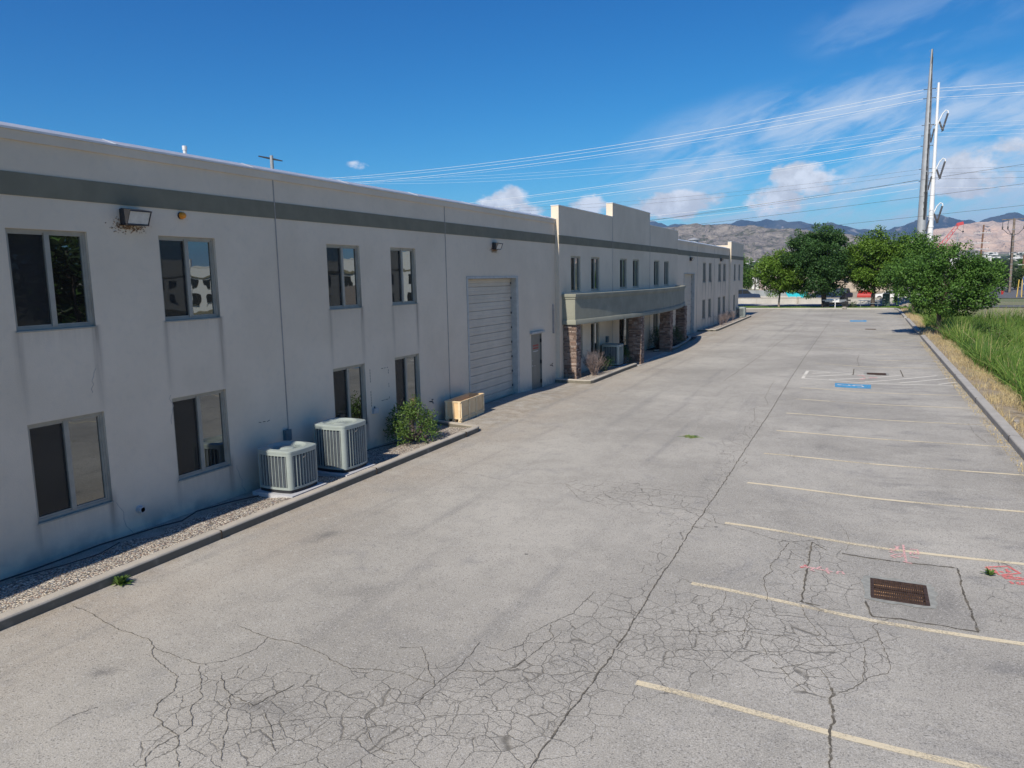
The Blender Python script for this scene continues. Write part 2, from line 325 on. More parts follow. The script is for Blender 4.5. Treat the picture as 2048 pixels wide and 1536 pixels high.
# ---------------------------------------------------------------- mesh helpers
class MB:
    def __init__(s): s.v = []; s.f = []; s.a = []; s.tn = 0.
    def face(s, *pts):
        i = len(s.v); s.v.extend([tuple(q) for q in pts]); s.f.append(tuple(range(i, i + len(pts)))); s.a.append(s.tn); return s
    def box(s, x0, x1, y0, y1, z0, z1, skip=''):
        i = len(s.v)
        s.v += [(x0, y0, z0), (x1, y0, z0), (x1, y1, z0), (x0, y1, z0), (x0, y0, z1), (x1, y0, z1), (x1, y1, z1), (x0, y1, z1)]
        for k, q in (('d', (0, 3, 2, 1)), ('u', (4, 5, 6, 7)), ('f', (0, 1, 5, 4)), ('r', (1, 2, 6, 5)), ('b', (2, 3, 7, 6)), ('l', (3, 0, 4, 7))):
            if k not in skip: s.f.append(tuple(i + j for j in q)); s.a.append(s.tn)
        return s
    def obox(s, c, ux, uy, uz):   # oriented box: centre and half axes
        c = Vector(c); ux, uy, uz = Vector(ux), Vector(uy), Vector(uz); i = len(s.v)
        for sz in (-1, 1):
            for sx, sy in ((-1, -1), (1, -1), (1, 1), (-1, 1)): s.v.append(tuple(c + ux * sx + uy * sy + uz * sz))
        for q in ((0, 3, 2, 1), (4, 5, 6, 7), (0, 1, 5, 4), (1, 2, 6, 5), (2, 3, 7, 6), (3, 0, 4, 7)): s.f.append(tuple(i + j for j in q)); s.a.append(s.tn)
        return s
    def tube(s, pts, r, n=8, cap=True):
        pts = [Vector(q) for q in pts]; rs = r if isinstance(r, (list, tuple)) else [r] * len(pts); rings = []
        for k, q in enumerate(pts):
            dd = (pts[min(k + 1, len(pts) - 1)] - pts[max(k - 1, 0)]).normalized()
            u = dd.orthogonal().normalized() if k == 0 else (u - dd * u.dot(dd)).normalized()
            vv = dd.cross(u); i = len(s.v); rings.append(i)
            for j in range(n): an = 2 * pi * j / n; s.v.append(tuple(q + (u * cos(an) + vv * sin(an)) * rs[k]))
        for k in range(len(pts) - 1):
            for j in range(n): s.f.append((rings[k] + j, rings[k] + (j + 1) % n, rings[k + 1] + (j + 1) % n, rings[k + 1] + j)); s.a.append(s.tn)
        if cap:
            s.f.append(tuple(rings[0] + j for j in range(n))[::-1]); s.f.append(tuple(rings[-1] + j for j in range(n))); s.a += [s.tn] * 2
        return s
    def lathe(s, c, prof, n=16):   # profile of (radius, z)
        c = Vector(c); i = len(s.v)
        for r, z in prof:
            for j in range(n): s.v.append((c.x + r * cos(2 * pi * j / n), c.y + r * sin(2 * pi * j / n), c.z + z))
        for k in range(len(prof) - 1):
            for j in range(n): s.f.append((i + k * n + j, i + k * n + (j + 1) % n, i + (k + 1) * n + (j + 1) % n, i + (k + 1) * n + j)); s.a.append(s.tn)
        return s
    def prism(s, pts, axis, a0, a1):   # outline extruded along an axis
        i = len(s.v); n = len(pts)
        for a in (a0, a1):
            for q in pts:
                l = list(q); l.insert('xyz'.index(axis), a); s.v.append(tuple(l))
        for j in range(n): s.f.append((i + j, i + (j + 1) % n, i + n + (j + 1) % n, i + n + j)); s.a.append(s.tn)
        s.f.append(tuple(range(i, i + n))[::-1]); s.f.append(tuple(range(i + n, i + 2 * n))); s.a += [s.tn] * 2
        return s
    def build(s, name, mat, parent=None, org=None, smooth=False, loc=(0, 0, 0), fix=True):
        me = bpy.data.meshes.new(name); v = s.v
        if org is not None: v = [(a - org[0], b_ - org[1], c_ - org[2]) for a, b_, c_ in v]
        me.from_pydata(v, [], s.f); me.materials.append(MT[mat])
        if any(s.a):
            at = me.attributes.new('tint', 'FLOAT', 'FACE'); at.data.foreach_set('value', s.a)
        if fix:
            bm = bmesh.new(); bm.from_mesh(me); bmesh.ops.recalc_face_normals(bm, faces=bm.faces); bm.to_mesh(me); bm.free()
        if smooth:
            me.polygons.foreach_set('use_smooth', [True] * len(me.polygons)); me.set_sharp_from_angle(angle=RD(35))
        o = bpy.data.objects.new(name, me); C.objects.link(o); o.location = loc
        if parent is not None: o.parent = parent
        return o
def tag(o, label=None, cat=None, group=None, kind=None):
    for k, v in (('label', label), ('category', cat), ('group', group), ('kind', kind)):
        if v: o[k] = v
    return o
def thing(name, label, cat, loc=(0, 0, 0), rz=0, group=None):
    o = bpy.data.objects.new(name, None); C.objects.link(o); o.location = loc; o.rotation_euler = (0, 0, rz); o.empty_display_size = .2
    return tag(o, label, cat, group)
KIDS = {}
def dup(root, loc=None, rz=None, label=None, group=None, scale=None):
    def cp(o, par):
        c = o.copy(); C.objects.link(c); c.parent = par
        for ch in [q for q in list(o.children)]: cp(ch, c)
        return c
    r = cp(root, None)
    if loc is not None: r.location = loc
    if rz is not None: r.rotation_euler = (0, 0, rz)
    if scale is not None: r.scale = scale
    if label: r['label'] = label
    if group: r['group'] = group
    return r
def npmesh(name, mat, V, F, tint=None, parent=None, loc=(0, 0, 0)):
    me = bpy.data.meshes.new(name); V = np.asarray(V, np.float32); F = np.asarray(F, np.int32); k = F.shape[1]
    me.vertices.add(len(V)); me.vertices.foreach_set('co', V.ravel()); me.loops.add(F.size); me.loops.foreach_set('vertex_index', F.ravel())
    me.polygons.add(len(F)); me.polygons.foreach_set('loop_start', np.arange(0, F.size, k, dtype=np.int32))
    if tint is not None: a = me.attributes.new('tint', 'FLOAT', 'POINT'); a.data.foreach_set('value', np.asarray(tint, np.float32))
    me.update(calc_edges=True); me.materials.append(MT[mat])
    o = bpy.data.objects.new(name, me); C.objects.link(o); o.location = loc
    if parent is not None: o.parent = parent
    return o
def grid(name, mat, xs, ys, zf, hole=None, attrs=None, flip=False):
    X, Y = np.meshgrid(xs, ys); Z = zf(X, Y); nx, ny = len(xs), len(ys)
    V = np.stack([X, Y, Z], -1).reshape(-1, 3); I = np.arange(nx * ny).reshape(ny, nx)
    F = np.stack([I[:-1, :-1], I[:-1, 1:], I[1:, 1:], I[1:, :-1]], -1).reshape(-1, 4)
    if hole is not None:
        cx = V[F].mean(1); F = F[~hole(cx[:, 0], cx[:, 1])]
    o = npmesh(name, mat, V, F)
    for k, fn in (attrs or {}).items():
        a = o.data.attributes.new(k, 'FLOAT', 'POINT'); a.data.foreach_set('value', fn(V[:, 0], V[:, 1]).astype(np.float32))
    o.data.polygons.foreach_set('use_smooth', [True] * len(o.data.polygons))
    return o
# fractal value noise for terrain
def vnoise(x, y, seed=0):
    xi = np.floor(x).astype(np.int64); yi = np.floor(y).astype(np.int64); fx = x - xi; fy = y - yi
    def h(a, b_): q = (a * 374761393 + b_ * 668265263 + seed * 1442695) & 0x7fffffff; q = ((q ^ (q >> 13)) * 1274126177) & 0x7fffffff; return (q ^ (q >> 16)) / 0x7fffffff % 1.
    u = fx * fx * (3 - 2 * fx); v = fy * fy * (3 - 2 * fy)
    return (h(xi, yi) * (1 - u) + h(xi + 1, yi) * u) * (1 - v) + (h(xi, yi + 1) * (1 - u) + h(xi + 1, yi + 1) * u) * v
def fbm(x, y, o=5, seed=0):
    r = 0; a = 1; s = 0
    for k in range(o): r = r + a * vnoise(x * 2 ** k, y * 2 ** k, seed + k); s += a; a *= .5
    return r / s
def ridged(x, y, o=5, seed=0):
    r = 0; a = 1; s = 0
    for k in range(o): r = r + a * (1 - abs(2 * vnoise(x * 2 ** k, y * 2 ** k, seed + k) - 1)); s += a; a *= .5
    return r / s
# ---------------------------------------------------------------- the ground
DATA = {"CR":[[0.022,[[-9.35,6.0],[-8.9,5.93],[-8.26,5.77],[-7.6,5.74],[-7.37,5.62],[-7.23,5.48],[-6.88,5.36],[-6.55,5.25],[-6.35,5.03],[-6.31,4.79],[-6.15,4.62],[-5.92,4.55],[-5.66,4.5],[-5.52,4.35],[-5.27,4.17]]],[0.018,[[-7.37,5.62],[-6.93,5.57],[-6.55,5.54],[-6.37,5.69],[-6.25,5.86],[-6.22,6.07],[-6.28,6.34]]],[0.02,[[-6.8,6.41],[-6.28,6.34],[-5.85,6.35],[-5.42,6.29],[-5.21,6.19],[-4.94,6.13],[-4.74,6.2],[-4.53,6.26],[-4.25,6.27],[-3.89,6.22]]],[0.016,[[-3.89,6.22],[-3.84,6.51],[-3.85,6.8],[-3.87,7.23]]],[0.02,[[-3.1,9.09],[-3.14,8.7],[-3.14,8.35],[-3.32,7.99],[-3.16,7.66],[-3.22,7.22],[-3.27,6.9],[-3.43,6.69],[-3.83,6.55]]],[0.014,[[-3.32,7.99],[-3.44,7.63],[-3.41,7.38],[-3.55,7.16],[-3.78,7.14]]],[0.02,[[-6.18,5.51],[-5.9,5.29],[-5.75,5.22],[-5.55,5.0],[-5.35,4.8],[-5.24,4.63],[-5.0,4.38]]],[0.018,[[-5.66,4.5],[-5.66,4.66],[-5.94,4.89],[-5.99,5.06],[-6.52,5.52]]],[0.02,[[-5.66,4.5],[-5.72,4.32],[-5.67,4.14],[-5.56,4.04]]],[0.024,[[-5.75,5.22],[-5.38,5.16],[-5.33,5.37],[-5.26,5.63]]],[0.018,[[-5.22,5.14],[-4.92,4.93],[-4.66,4.67]]],[0.018,[[-4.68,6.72],[-4.46,6.86],[-3.89,6.22],[-3.9,5.83]]],[0.02,[[-4.05,5.25],[-3.83,5.09],[-3.62,5.08]]],[0.06,[[-0.13,7.92],[-0.11,7.78],[-0.15,7.69],[-0.1,7.48],[-0.1,7.29],[-0.12,7.12],[-0.1,6.96],[-0.08,6.78],[-0.11,6.52]]],[0.02,[[-0.07,7.83],[0.06,7.99],[0.17,8.25],[0.17,8.47],[0.19,8.86],[0.17,9.11]]],[0.02,[[0.17,8.25],[0.41,8.53],[0.44,8.73],[0.4,9.0],[0.32,9.41],[0.27,9.65],[0.44,9.96]]],[0.018,[[-0.13,7.92],[-0.22,8.19],[-0.28,8.28],[-0.45,8.26],[-0.75,8.02]]],[0.016,[[-0.15,7.7],[-0.33,7.69],[-0.49,7.86],[-0.65,8.08],[-0.82,8.31],[-0.91,8.51],[-0.94,8.72]]],[0.022,[[-0.91,12.1],[-1.0,11.46],[-1.08,10.98],[-1.03,10.8],[-1.11,10.49],[-1.06,10.2],[-0.96,9.73]]],[0.02,[[-2.14,12.55],[-1.86,12.47],[-1.51,12.32],[-1.2,12.18],[-0.89,12.15],[-0.6,12.4],[-0.48,12.52]]],[0.015,[[-2.14,12.55],[-2.21,12.87],[-2.37,13.11],[-2.66,13.21],[-2.97,13.2]]],[0.016,[[-1.1,9.71],[-1.15,9.46],[-1.13,9.1],[-1.11,8.77],[-1.12,8.49]]],[0.018,[[-1.88,8.4],[-1.63,8.47],[-1.11,8.77],[-0.89,8.8],[-0.67,8.86],[-0.49,8.77],[-0.2,8.85],[0.12,9.13],[0.32,9.41]]],[0.015,[[-1.77,7.94],[-1.54,8.03],[-1.24,8.16],[-0.63,8.49]]],[0.013,[[-1.5,9.78],[-1.47,9.34],[-1.55,9.03],[-1.45,8.68]]],[0.022,[[-0.57,9.85],[-0.46,9.48],[-0.31,9.13],[-0.34,9.02],[-0.24,8.85]]],[0.015,[[-2.17,9.78],[-2.14,9.98],[-1.97,9.86],[-1.8,9.81]]],[0.012,[[-0.2,13.41],[-0.09,13.11],[-0.05,12.62],[-0.09,12.21]]],[0.015,[[-8.97,13.91],[-8.03,13.85],[-7.36,13.88],[-6.65,13.64],[-5.97,13.66],[-5.39,13.88],[-4.85,13.44],[-4.4,13.61],[-3.74,13.61],[-3.23,13.89],[-2.58,13.97]]],[0.015,[[-5.39,13.88],[-4.73,12.95],[-4.19,12.82],[-3.42,13.12],[-2.76,13.06],[-2.17,12.55]]],[0.018,[[-3.06,30.88],[-3.01,28.73],[-2.91,26.39],[-2.65,25.0],[-2.98,24.07],[-2.7,22.22],[-2.78,21.32]]],[0.03,[[-0.09,42.24],[-0.16,39.65],[-0.06,37.2]]],[0.02,[[2.77,23.73],[2.75,22.24],[2.86,21.14]]],[0.015,[[-2.82,21.1],[-2.75,20.33],[-2.41,19.35]]],[0.02,[[-4.65,52.68],[-4.9,48.77],[-4.8,42.89],[-5.05,35.41]]],[0.015,[[-6.9,4.07],[-6.93,4.29],[-6.82,4.51]]]],"SEAM":[[-2.45,5.39],[-2.43,6.32],[-2.39,7.3],[-2.39,8.33],[-2.42,9.8],[-2.42,10.77],[-2.44,12.16],[-2.43,12.74],[-2.42,13.86],[-2.42,15.78],[-2.44,19.11],[-2.44,23.56],[-2.52,30.84],[-2.56,39.04],[-2.56,52.37],[-2.55,71.94]],"PATCH":[[[-0.57,9.95],[-0.58,12.35],[-0.36,12.09]],[[-0.14,12.06],[0.25,12.06],[0.72,12.08],[1.4,12.09],[1.38,11.13],[1.42,9.96],[1.04,10.0],[0.59,10.01],[0.27,9.96],[0.19,10.41]],[[-0.57,9.95],[-0.34,9.95]]],"GRATE":[[0.26,11.55],[0.98,11.56],[0.92,10.84],[0.27,10.84]],"PINK":[[[0.73,12.84],[0.73,12.49],[0.74,12.07]],[[0.7,12.1],[0.82,12.05]],[[0.61,12.74],[0.66,12.59]],[[0.67,12.76],[0.6,12.54]],[[0.58,12.6],[0.53,12.54],[0.58,12.51],[0.53,12.44],[0.59,12.43]],[[0.61,12.2],[0.54,12.27],[0.61,12.37],[0.7,12.41],[0.7,12.32],[0.64,12.26],[0.61,12.3]],[[0.81,12.67],[0.92,12.69],[0.92,12.59]],[[0.81,12.45],[0.82,12.54],[0.87,12.57],[0.87,12.48],[0.92,12.48],[0.92,12.57]],[[0.79,12.35],[0.92,12.32]],[[-0.68,11.18],[-0.59,11.23],[-0.44,11.22],[-0.24,11.22]],[[-0.65,11.23],[-0.57,11.19]],[[-0.55,11.21],[-0.49,11.24],[-0.53,11.11],[-0.47,11.12]],[[-0.46,11.24],[-0.4,11.33]],[[-0.34,11.26],[-0.28,11.12]],[[-0.32,11.34],[-0.31,11.15]],[[-0.18,11.18],[-0.17,11.27],[-0.12,11.3],[-0.09,11.21]],[[-0.66,11.14],[-0.6,11.29]],[[1.77,12.25],[2.06,12.39],[2.17,12.15],[1.91,12.0],[1.77,12.25]],[[1.86,12.22],[1.88,12.07]],[[1.93,12.15],[1.97,12.1]],[[2.02,12.27],[2.02,12.12],[2.06,12.2]],[[1.93,11.94],[1.99,11.93],[2.13,11.97],[2.2,11.95]],[[1.94,11.89],[2.06,11.89],[2.19,11.9]],[[1.92,11.98],[2.07,12.01]],[[2.0,11.79],[2.02,11.7]],[[2.08,11.79],[2.08,11.71],[2.14,11.72],[2.14,11.81]]],"PINK2":[[[-0.11,33.84],[0.07,34.05],[0.17,33.65]],[[-0.03,32.84],[0.17,32.83]],[[0.02,32.56],[0.2,33.2]],[[0.3,33.62],[0.61,33.29]],[[0.33,33.27],[0.64,33.66]]],"HATCH":[[[-1.92,32.31],[-0.35,34.0]],[[-1.83,33.49],[-1.16,34.12]],[[-1.12,31.86],[1.53,34.51]],[[0.17,31.99],[2.83,34.55]],[[1.38,32.05],[3.35,33.88]],[[2.67,31.86],[3.32,32.54]]],"BLUE":[[-0.87,30.98],[0.39,31.22],[0.38,30.06],[-0.83,29.86]],"BLUE2":[[-1.01,71.96],[0.3,72.56],[0.3,70.46],[-0.98,69.84]],"SPOTS":[[-8.0,9.47],[-8.03,9.28],[-7.95,9.62],[-0.68,22.01],[-0.88,21.4],[-0.71,19.43],[-0.72,19.19],[2.97,20.02],[-5.36,5.17],[-6.07,7.88],[-7.43,5.0]],"WEAR":[[[-6.44,5.46],[-4.84,6.03],[-3.45,6.85],[-2.97,8.86],[-1.81,9.6],[0.35,9.46],[0.43,8.73],[-0.19,7.75],[-0.96,7.99],[-1.99,6.73],[-2.37,5.43],[-5.51,4.06]],[[-5.67,14.31],[-3.81,14.61],[-2.37,13.87],[-2.0,12.21],[-2.96,12.38],[-4.45,12.72]],[[-1.1,12.66],[-0.03,12.28],[0.24,10.47],[-0.32,9.53],[-0.98,10.13]],[[-3.3,19.11],[-2.65,20.69],[-2.13,16.8],[-2.59,15.71]],[[1.93,12.62],[2.31,12.75],[1.93,10.37],[1.53,10.37]]]}
def sm(a, b_, x): q_ = np.clip((np.asarray(x, float) - a) / (b_ - a), 0, 1); return q_ * q_ * (3 - 2 * q_)
def gz(x, y):
    x = np.asarray(x, float); y = np.asarray(y, float)
    m = .04 + .08 * np.exp(-((y - 10.3) / 5.) ** 2) + .06 * np.exp(-((y - 34.7) / 6.) ** 2) + .06 * np.exp(-((y - 62) / 6.) ** 2)
    s = np.where(x < .6, np.clip((x + 2.) / 2.6, 0, 1), np.clip(1 - (x - .6) / 2.8 * .55, 0, 1)); s = s * s * (3 - 2 * s)
    return -m * s + .10 * sm(-8.8, -10.6, x) * sm(17.9, 18.8, y) * (1 - sm(23.5, 26.5, y))
def gzf(x, y): return float(gz(x, y))
def inpoly(px, py, poly):
    r = np.zeros(px.shape, bool); n = len(poly)
    for k in range(n):
        x0, y0 = poly[k]; x1, y1 = poly[(k + 1) % n]
        cnd = (y0 > py) != (y1 > py)
        if y1 != y0: r ^= cnd & (px < (x1 - x0) * (py - y0) / (y1 - y0) + x0)
    return r
def sdist(px, py, poly):
    d_ = np.full(px.shape, 1e9); n = len(poly)
    for k in range(n):
        a = np.array(poly[k]); b_ = np.array(poly[(k + 1) % n]); ab = b_ - a; L = max(ab @ ab, 1e-9)
        tt = np.clip(((px - a[0]) * ab[0] + (py - a[1]) * ab[1]) / L, 0, 1)
        d_ = np.minimum(d_, np.hypot(px - a[0] - tt * ab[0], py - a[1] - tt * ab[1]))
    return np.where(inpoly(px, py, poly), d_, -d_)
GR = [(.26, .94, 10.56, 11.26), (.26, .98, 34.42, 35.12), (.2, .92, 61.7, 62.4)]
xs = np.unique(np.concatenate([np.arange(-32, -11.2, 1.), np.arange(-11.2, 3.45, .2), [q for g in GR for q in g[:2]]]).round(3))
ys = np.unique(np.concatenate([np.arange(-16, 2, 1.), np.arange(2, 16, .15), np.arange(16, 40, .3), np.arange(40, 94, .7), [93.6], [q for g in GR for q in g[2:]]]).round(3))
def hole(x, y):
    h = (x < -11.2) & (y < 77.8)
    for a, b_, c_, d_ in GR: h |= (x > a) & (x < b_) & (y > c_) & (y < d_)
    return h
def crk(x, y):
    r = np.zeros(x.shape)
    for k, pl in enumerate(DATA['WEAR']): r = np.maximum(r, np.clip(.5 + sdist(x, y, pl) / (.9 if k == 0 else .5), 0, 1) * (1, .62, .7, .6, .6)[k])
    r = np.maximum(r, .5 * np.exp(-((x + 2.6) / .35) ** 2) * (y < 24))
    return r
def dark(x, y):
    r = np.zeros(x.shape)
    for k, (a, b_) in enumerate(DATA['SPOTS']):
        s_ = .26 if k == 9 else .10; r = np.maximum(r, (.35 if k == 9 else .7) * np.exp(-((x - a) / s_) ** 2 - ((y - b_) / (s_ * (1 if b_ < 14 else 1.8))) ** 2))
    r = np.maximum(r, .45 * np.exp(-((x - 1.15) / .22) ** 2 - ((y - 10.9) / .5) ** 2)); r = np.maximum(r, .24 * inpoly(x, y, DATA['PATCH'][1]))
    r = np.maximum(r, .4 * np.exp(-((x + 5.15) / .35) ** 2 - ((y - 5.2) / .12) ** 2))
    return r
def pale(x, y): return .8 * np.exp(-((x - .0) / .55) ** 2 - ((y - 9.1) / .6) ** 2) + .5 * np.exp(-((x - .1) / .8) ** 2 - ((y - 11.6) / .35) ** 2)
lot = grid('parking_lot', 'asphalt', xs, ys, gz, hole, {'crk': crk, 'dark': dark, 'pale': pale}); tag(lot, kind='structure')
for k, (a, b_, c_, d_) in enumerate(GR):
    zt = gzf((a + b_) / 2, (c_ + d_) / 2) + .004; t_ = thing('storm_drain', ['rusty storm drain grate in the cracked foreground patch beside pink paint marks', 'rusty storm drain grate just past the striped access aisle', 'farthest storm drain grate, beyond the striped aisle near the second blue mark'][k], 'drain', (a, c_, zt), group='storm drains down the parking bays')
    og = (a, c_, zt); q = MB()
    q.box(a, b_, c_, d_, zt - .20, zt - .02, skip='u'); q.build('pit', 'debris', t_, og, fix=False)
    q = MB()
    for e in ((a - .01, a + .035, c_, d_), (b_ - .035, b_ + .01, c_, d_), (a + .035, b_ - .035, c_ - .01, c_ + .02), (a + .035, b_ - .035, d_ - .02, d_ + .01)): q.box(*e, zt - .06, zt + .006)
    q.build('frame', 'rust', t_, og); q = MB()
    nb = 23
    for j in range(1, nb): xx = a + .035 + (b_ - a - .07) * j / nb; q.box(xx - .004, xx + .004, c_ + .02, d_ - .02, zt - .025, zt + .002)
    for j in range(1, 6): yy = c_ + (d_ - c_) * j / 6; q.box(a + .035, b_ - .035, yy - .007, yy + .007, zt - .03, zt - .001)
    q.build('grate', 'rust', t_, og)
    if k < 2:
        q = MB(); rr = random.Random(5 + k); n = 48; out = []; inn = []
        for j in range(n):
            s_ = j / n * 4; sd = int(s_); f = s_ - sd; px_ = [a + (b_ - a) * f, b_, b_ - (b_ - a) * f, a][sd]; py_ = [c_, c_ + (d_ - c_) * f, d_, d_ - (d_ - c_) * f][sd]
            inn.append((px_ + (.012 if sd == 1 else -.012 if sd == 3 else 0), py_ + (.012 if sd == 2 else -.012 if sd == 0 else 0)))
            w_ = .07 + .05 * rr.random(); cx, cy = (a + b_) / 2, (c_ + d_) / 2; dx_, dy_ = px_ - cx, py_ - cy; L = math.hypot(dx_, dy_); out.append((px_ + dx_ / L * w_ * 1.2, py_ + dy_ / L * w_))
        for j in range(n): p0, p1, p2, p3 = inn[j], out[j], out[(j + 1) % n], inn[(j + 1) % n]; q.face(*[(u_, v_, gzf(u_, v_) + .006) for u_, v_ in (p0, p1, p2, p3)])
        q.build('mortar_collar', 'mortar', t_, og)
# strips laid on the asphalt
def strip(q, pts, w_, lift=.004, step=.12, jit=0., rr=random.Random(3), wj=0.):
    P_ = [Vector((a, b_, 0)) for a, b_ in pts]; L = []
    for k in range(len(P_) - 1):
        n = max(1, int((P_[k + 1] - P_[k]).length / step))
        for j in range(n): L.append(P_[k].lerp(P_[k + 1], j / n))
    L.append(P_[-1]); prev = None
    off = 0.
    for k, p_ in enumerate(L):
        dd = (L[min(k + 1, len(L) - 1)] - L[max(k - 1, 0)]).normalized(); nn = Vector((-dd.y, dd.x, 0)); off = off * .55 + rr.uniform(-jit, jit)
        c_ = p_ + nn * off; ww = w_ * (1 + rr.uniform(-wj, wj)) / 2; a = c_ + nn * ww; b_ = c_ - nn * ww
        cur = ((a.x, a.y, gzf(a.x, a.y) + lift), (b_.x, b_.y, gzf(b_.x, b_.y) + lift))
        if prev: q.face(prev[0], prev[1], cur[1], cur[0])
        prev = cur
q = MB()
for w_, pl in DATA['CR']: strip(q, pl, w_ * .40, .006, .035, .013, wj=.5)
tag(q.build('pavement_cracks', 'crack', fix=False), kind='structure')
q = MB(); strip(q, [(-2.38, 3.)] + DATA['SEAM'] + [(-2.8, 78), (-2.85, 92)], .014, .008, .05, .010, wj=.6)
strip(q, [(-4.9, 30), (-4.75, 37), (-4.6, 44), (-4.5, 55), (-4.4, 70)], .014, .008, .12, .03, wj=.7)
for pl in DATA['PATCH']: strip(q, pl + (pl[:1] if len(pl) > 5 and False else []), .024, .0075, .06, .010, wj=.5)
strip(q, [(-.27, 33.94), (-.25, 36.11), (1.57, 36.3), (1.6, 34.0)], .04, .0075, .1, .01)
tag(q.build('pavement_seams', 'crack', fix=False), kind='structure')
def mark(name, mat, pls, w_, label, cat='road marking', lift=.005, group=None, st=.4):
    if len(pls) > 1:
        og = (pls[0][0][0], pls[0][0][1], 0); t_ = thing(name, label, cat, og, group=group)
        for j, pl in enumerate(pls): q = MB(); strip(q, pl, w_, lift + .00015 * j, st); q.build('stroke', mat, t_, og, fix=False)
        return t_
    q = MB()
    for pl in pls: strip(q, pl, w_, lift, st)
    return tag(q.build(name, mat, fix=False), label, cat, group)
YL = [7.09, 9.85, 12.6, 15.3, 18.03, 20.83, 23.6, 26.4, 29.1]; ordn = ['nearest', 'second', 'third', 'fourth', 'fifth', 'sixth', 'seventh', 'eighth', 'ninth', 'tenth', 'eleventh', 'twelfth', 'thirteenth', 'fourteenth', 'fifteenth', 'sixteenth', 'seventeenth', 'eighteenth', 'nineteenth', 'twentieth', 'twenty-first', 'twenty-second', 'twenty-third', 'twenty-fourth', 'twenty-fifth', 'twenty-sixth', 'twenty-seventh', 'twenty-eighth']
for k, yy in enumerate(YL): mark('parking_line', 'line_paint', [[(-1.98, yy), (3.28, yy - .05)]], .092, 'faded yellow parking line, %s from the bottom of the photo' % ordn[k], 'parking line', group='painted parking bay lines')
for k in range(20):
    yy = 37.2 + 2.72 * k
    mark('parking_line', 'line_paint', [[(-1.9 if k % 3 == 0 else .7, yy), (3.28, yy - .05)]], .10, 'worn white parking line past the striped aisle, %s beyond it' % ordn[k], 'parking line', group='painted parking bay lines')
t_ = thing('access_aisle', 'striped access aisle with slanting white lines between parking bays', 'road marking', (-2., 33., 0))
for k, pl in enumerate([[(-2.02, 31.7), (3.28, 31.65)], [(-2.0, 34.35), (.6, 34.3)], [(-2.08, 31.7), (-2.06, 34.35)]] + DATA['HATCH']): q = MB(); strip(q, pl, .125, .0052 + .0002 * k, .4); q.build('border_line' if k < 3 else 'stripe', 'aisle_paint', t_, (-2., 33., 0), fix=False)
def quadsheet(q, P_, lift, n=6):
    for i in range(n):
        for j in range(n):
            c_ = []
            for u_, v_ in ((i / n, j / n), ((i + 1) / n, j / n), ((i + 1) / n, (j + 1) / n), (i / n, (j + 1) / n)):
                a = Vector(P_[0]).lerp(Vector(P_[1]), u_); b_ = Vector(P_[3]).lerp(Vector(P_[2]), u_); e = a.lerp(b_, v_); c_.append((e.x, e.y, gzf(e.x, e.y) + lift))
            q.face(*c_)
for k, (P_, lb) in enumerate(((DATA['BLUE'], 'blue accessible parking mark with white wheelchair symbol by the striped aisle'), (DATA['BLUE2'], 'distant pale blue accessible parking mark near the end of the lot'))):
    t_ = thing('accessible_mark', lb, 'road marking', (P_[0][0], P_[0][1], 0)); og = (P_[0][0], P_[0][1], 0)
    q = MB(); quadsheet(q, P_, .006); q.build('blue_field', 'worn_blue', t_, og, fix=False)
    q = MB(); cx = sum(a for a, b_ in P_) / 4; cy = sum(b_ for a, b_ in P_) / 4; s_ = .42
    def wc(pl): return [(cx + v_ * s_, cy + u_ * s_) for u_, v_ in pl]
    for pl in ([(-.0, -.95), (-.05, -.5), (0, .1), (.55, .1), (.75, .75), (1., .7)], [(0, -.3), (.4, -.3)]): strip(q, wc(pl), .07, .010, .1)
    strip(q, wc([(.5 * cos(a) - .05, .5 * sin(a) + .35) for a in [RD(z_) for z_ in range(-60, 200, 20)]][::-1]), .07, .010, .1)
    strip(q, wc([(.12 * cos(RD(z_)), -1.1 + .12 * sin(RD(z_))) for z_ in range(0, 361, 45)]), .09, .010, .1)
    q.build('wheelchair_symbol', 'ink_white', t_, og, fix=False)
pk = DATA['PINK']
mark('utility_mark', 'pink_paint', pk[:9], .032, 'pink sprayed characters and line above the near storm drain', 'utility marking', .0095, st=.06)
mark('utility_mark', 'pink_paint', pk[9:16], .034, 'pink sprayed scribble left of the near storm drain', 'utility marking', .0095, st=.06)
mark('utility_mark', 'red_paint', pk[16:], .042, 'red and pink sprayed box at the right edge of the photo', 'utility marking', .0095, st=.06)
mark('utility_mark', 'pink_paint', DATA['PINK2'], .09, 'small pink sprayed scrawl across the striped aisle', 'utility marking', .0095, st=.1)
# ground sheet to the horizon, with the ditch for the reeds and the rising valley
def sm(a, b_, x): q_ = np.clip((x - a) / (b_ - a), 0, 1); return q_ * q_ * (3 - 2 * q_)
def gterr(X, Y):
    z = np.full(X.shape, -.03); lotm = (X > -70) & (X < 3.55) & (Y < 93.4) & (Y > -60); z = np.where(lotm, -.6, z)
    dt = (1 - sm(60, 68, Y)) * sm(4.3, 6.4, X) * (1 - sm(14, 19, X)) * sm(-40, -30, Y); v_ = np.where((X >= 3.55) & (Y < 93.4), .08, z)
    z = np.where((X >= 3.55) & (Y < 93.4), .08 * (1 - sm(3.6, 6, X)) - dt * 1.15 - .03, z)
    D = np.hypot(X, Y); z = z + np.where(Y > 0, np.clip(D - 500, 0, 1500) * .012 + np.clip(D - 2000, 0, 3000) * .026, 0)
    z = z + np.where(D > 400, (fbm(X / 260, Y / 260, 4, 9) - .5) * np.clip((D - 400) / 1500, 0, 1) * 30, 0)
    z = z + np.where((D < 300) & ~lotm, (fbm(X * .8, Y * .8, 3, 4) - .5) * .10, 0) * (1 - (Y > 93.4) * .8)
    return z
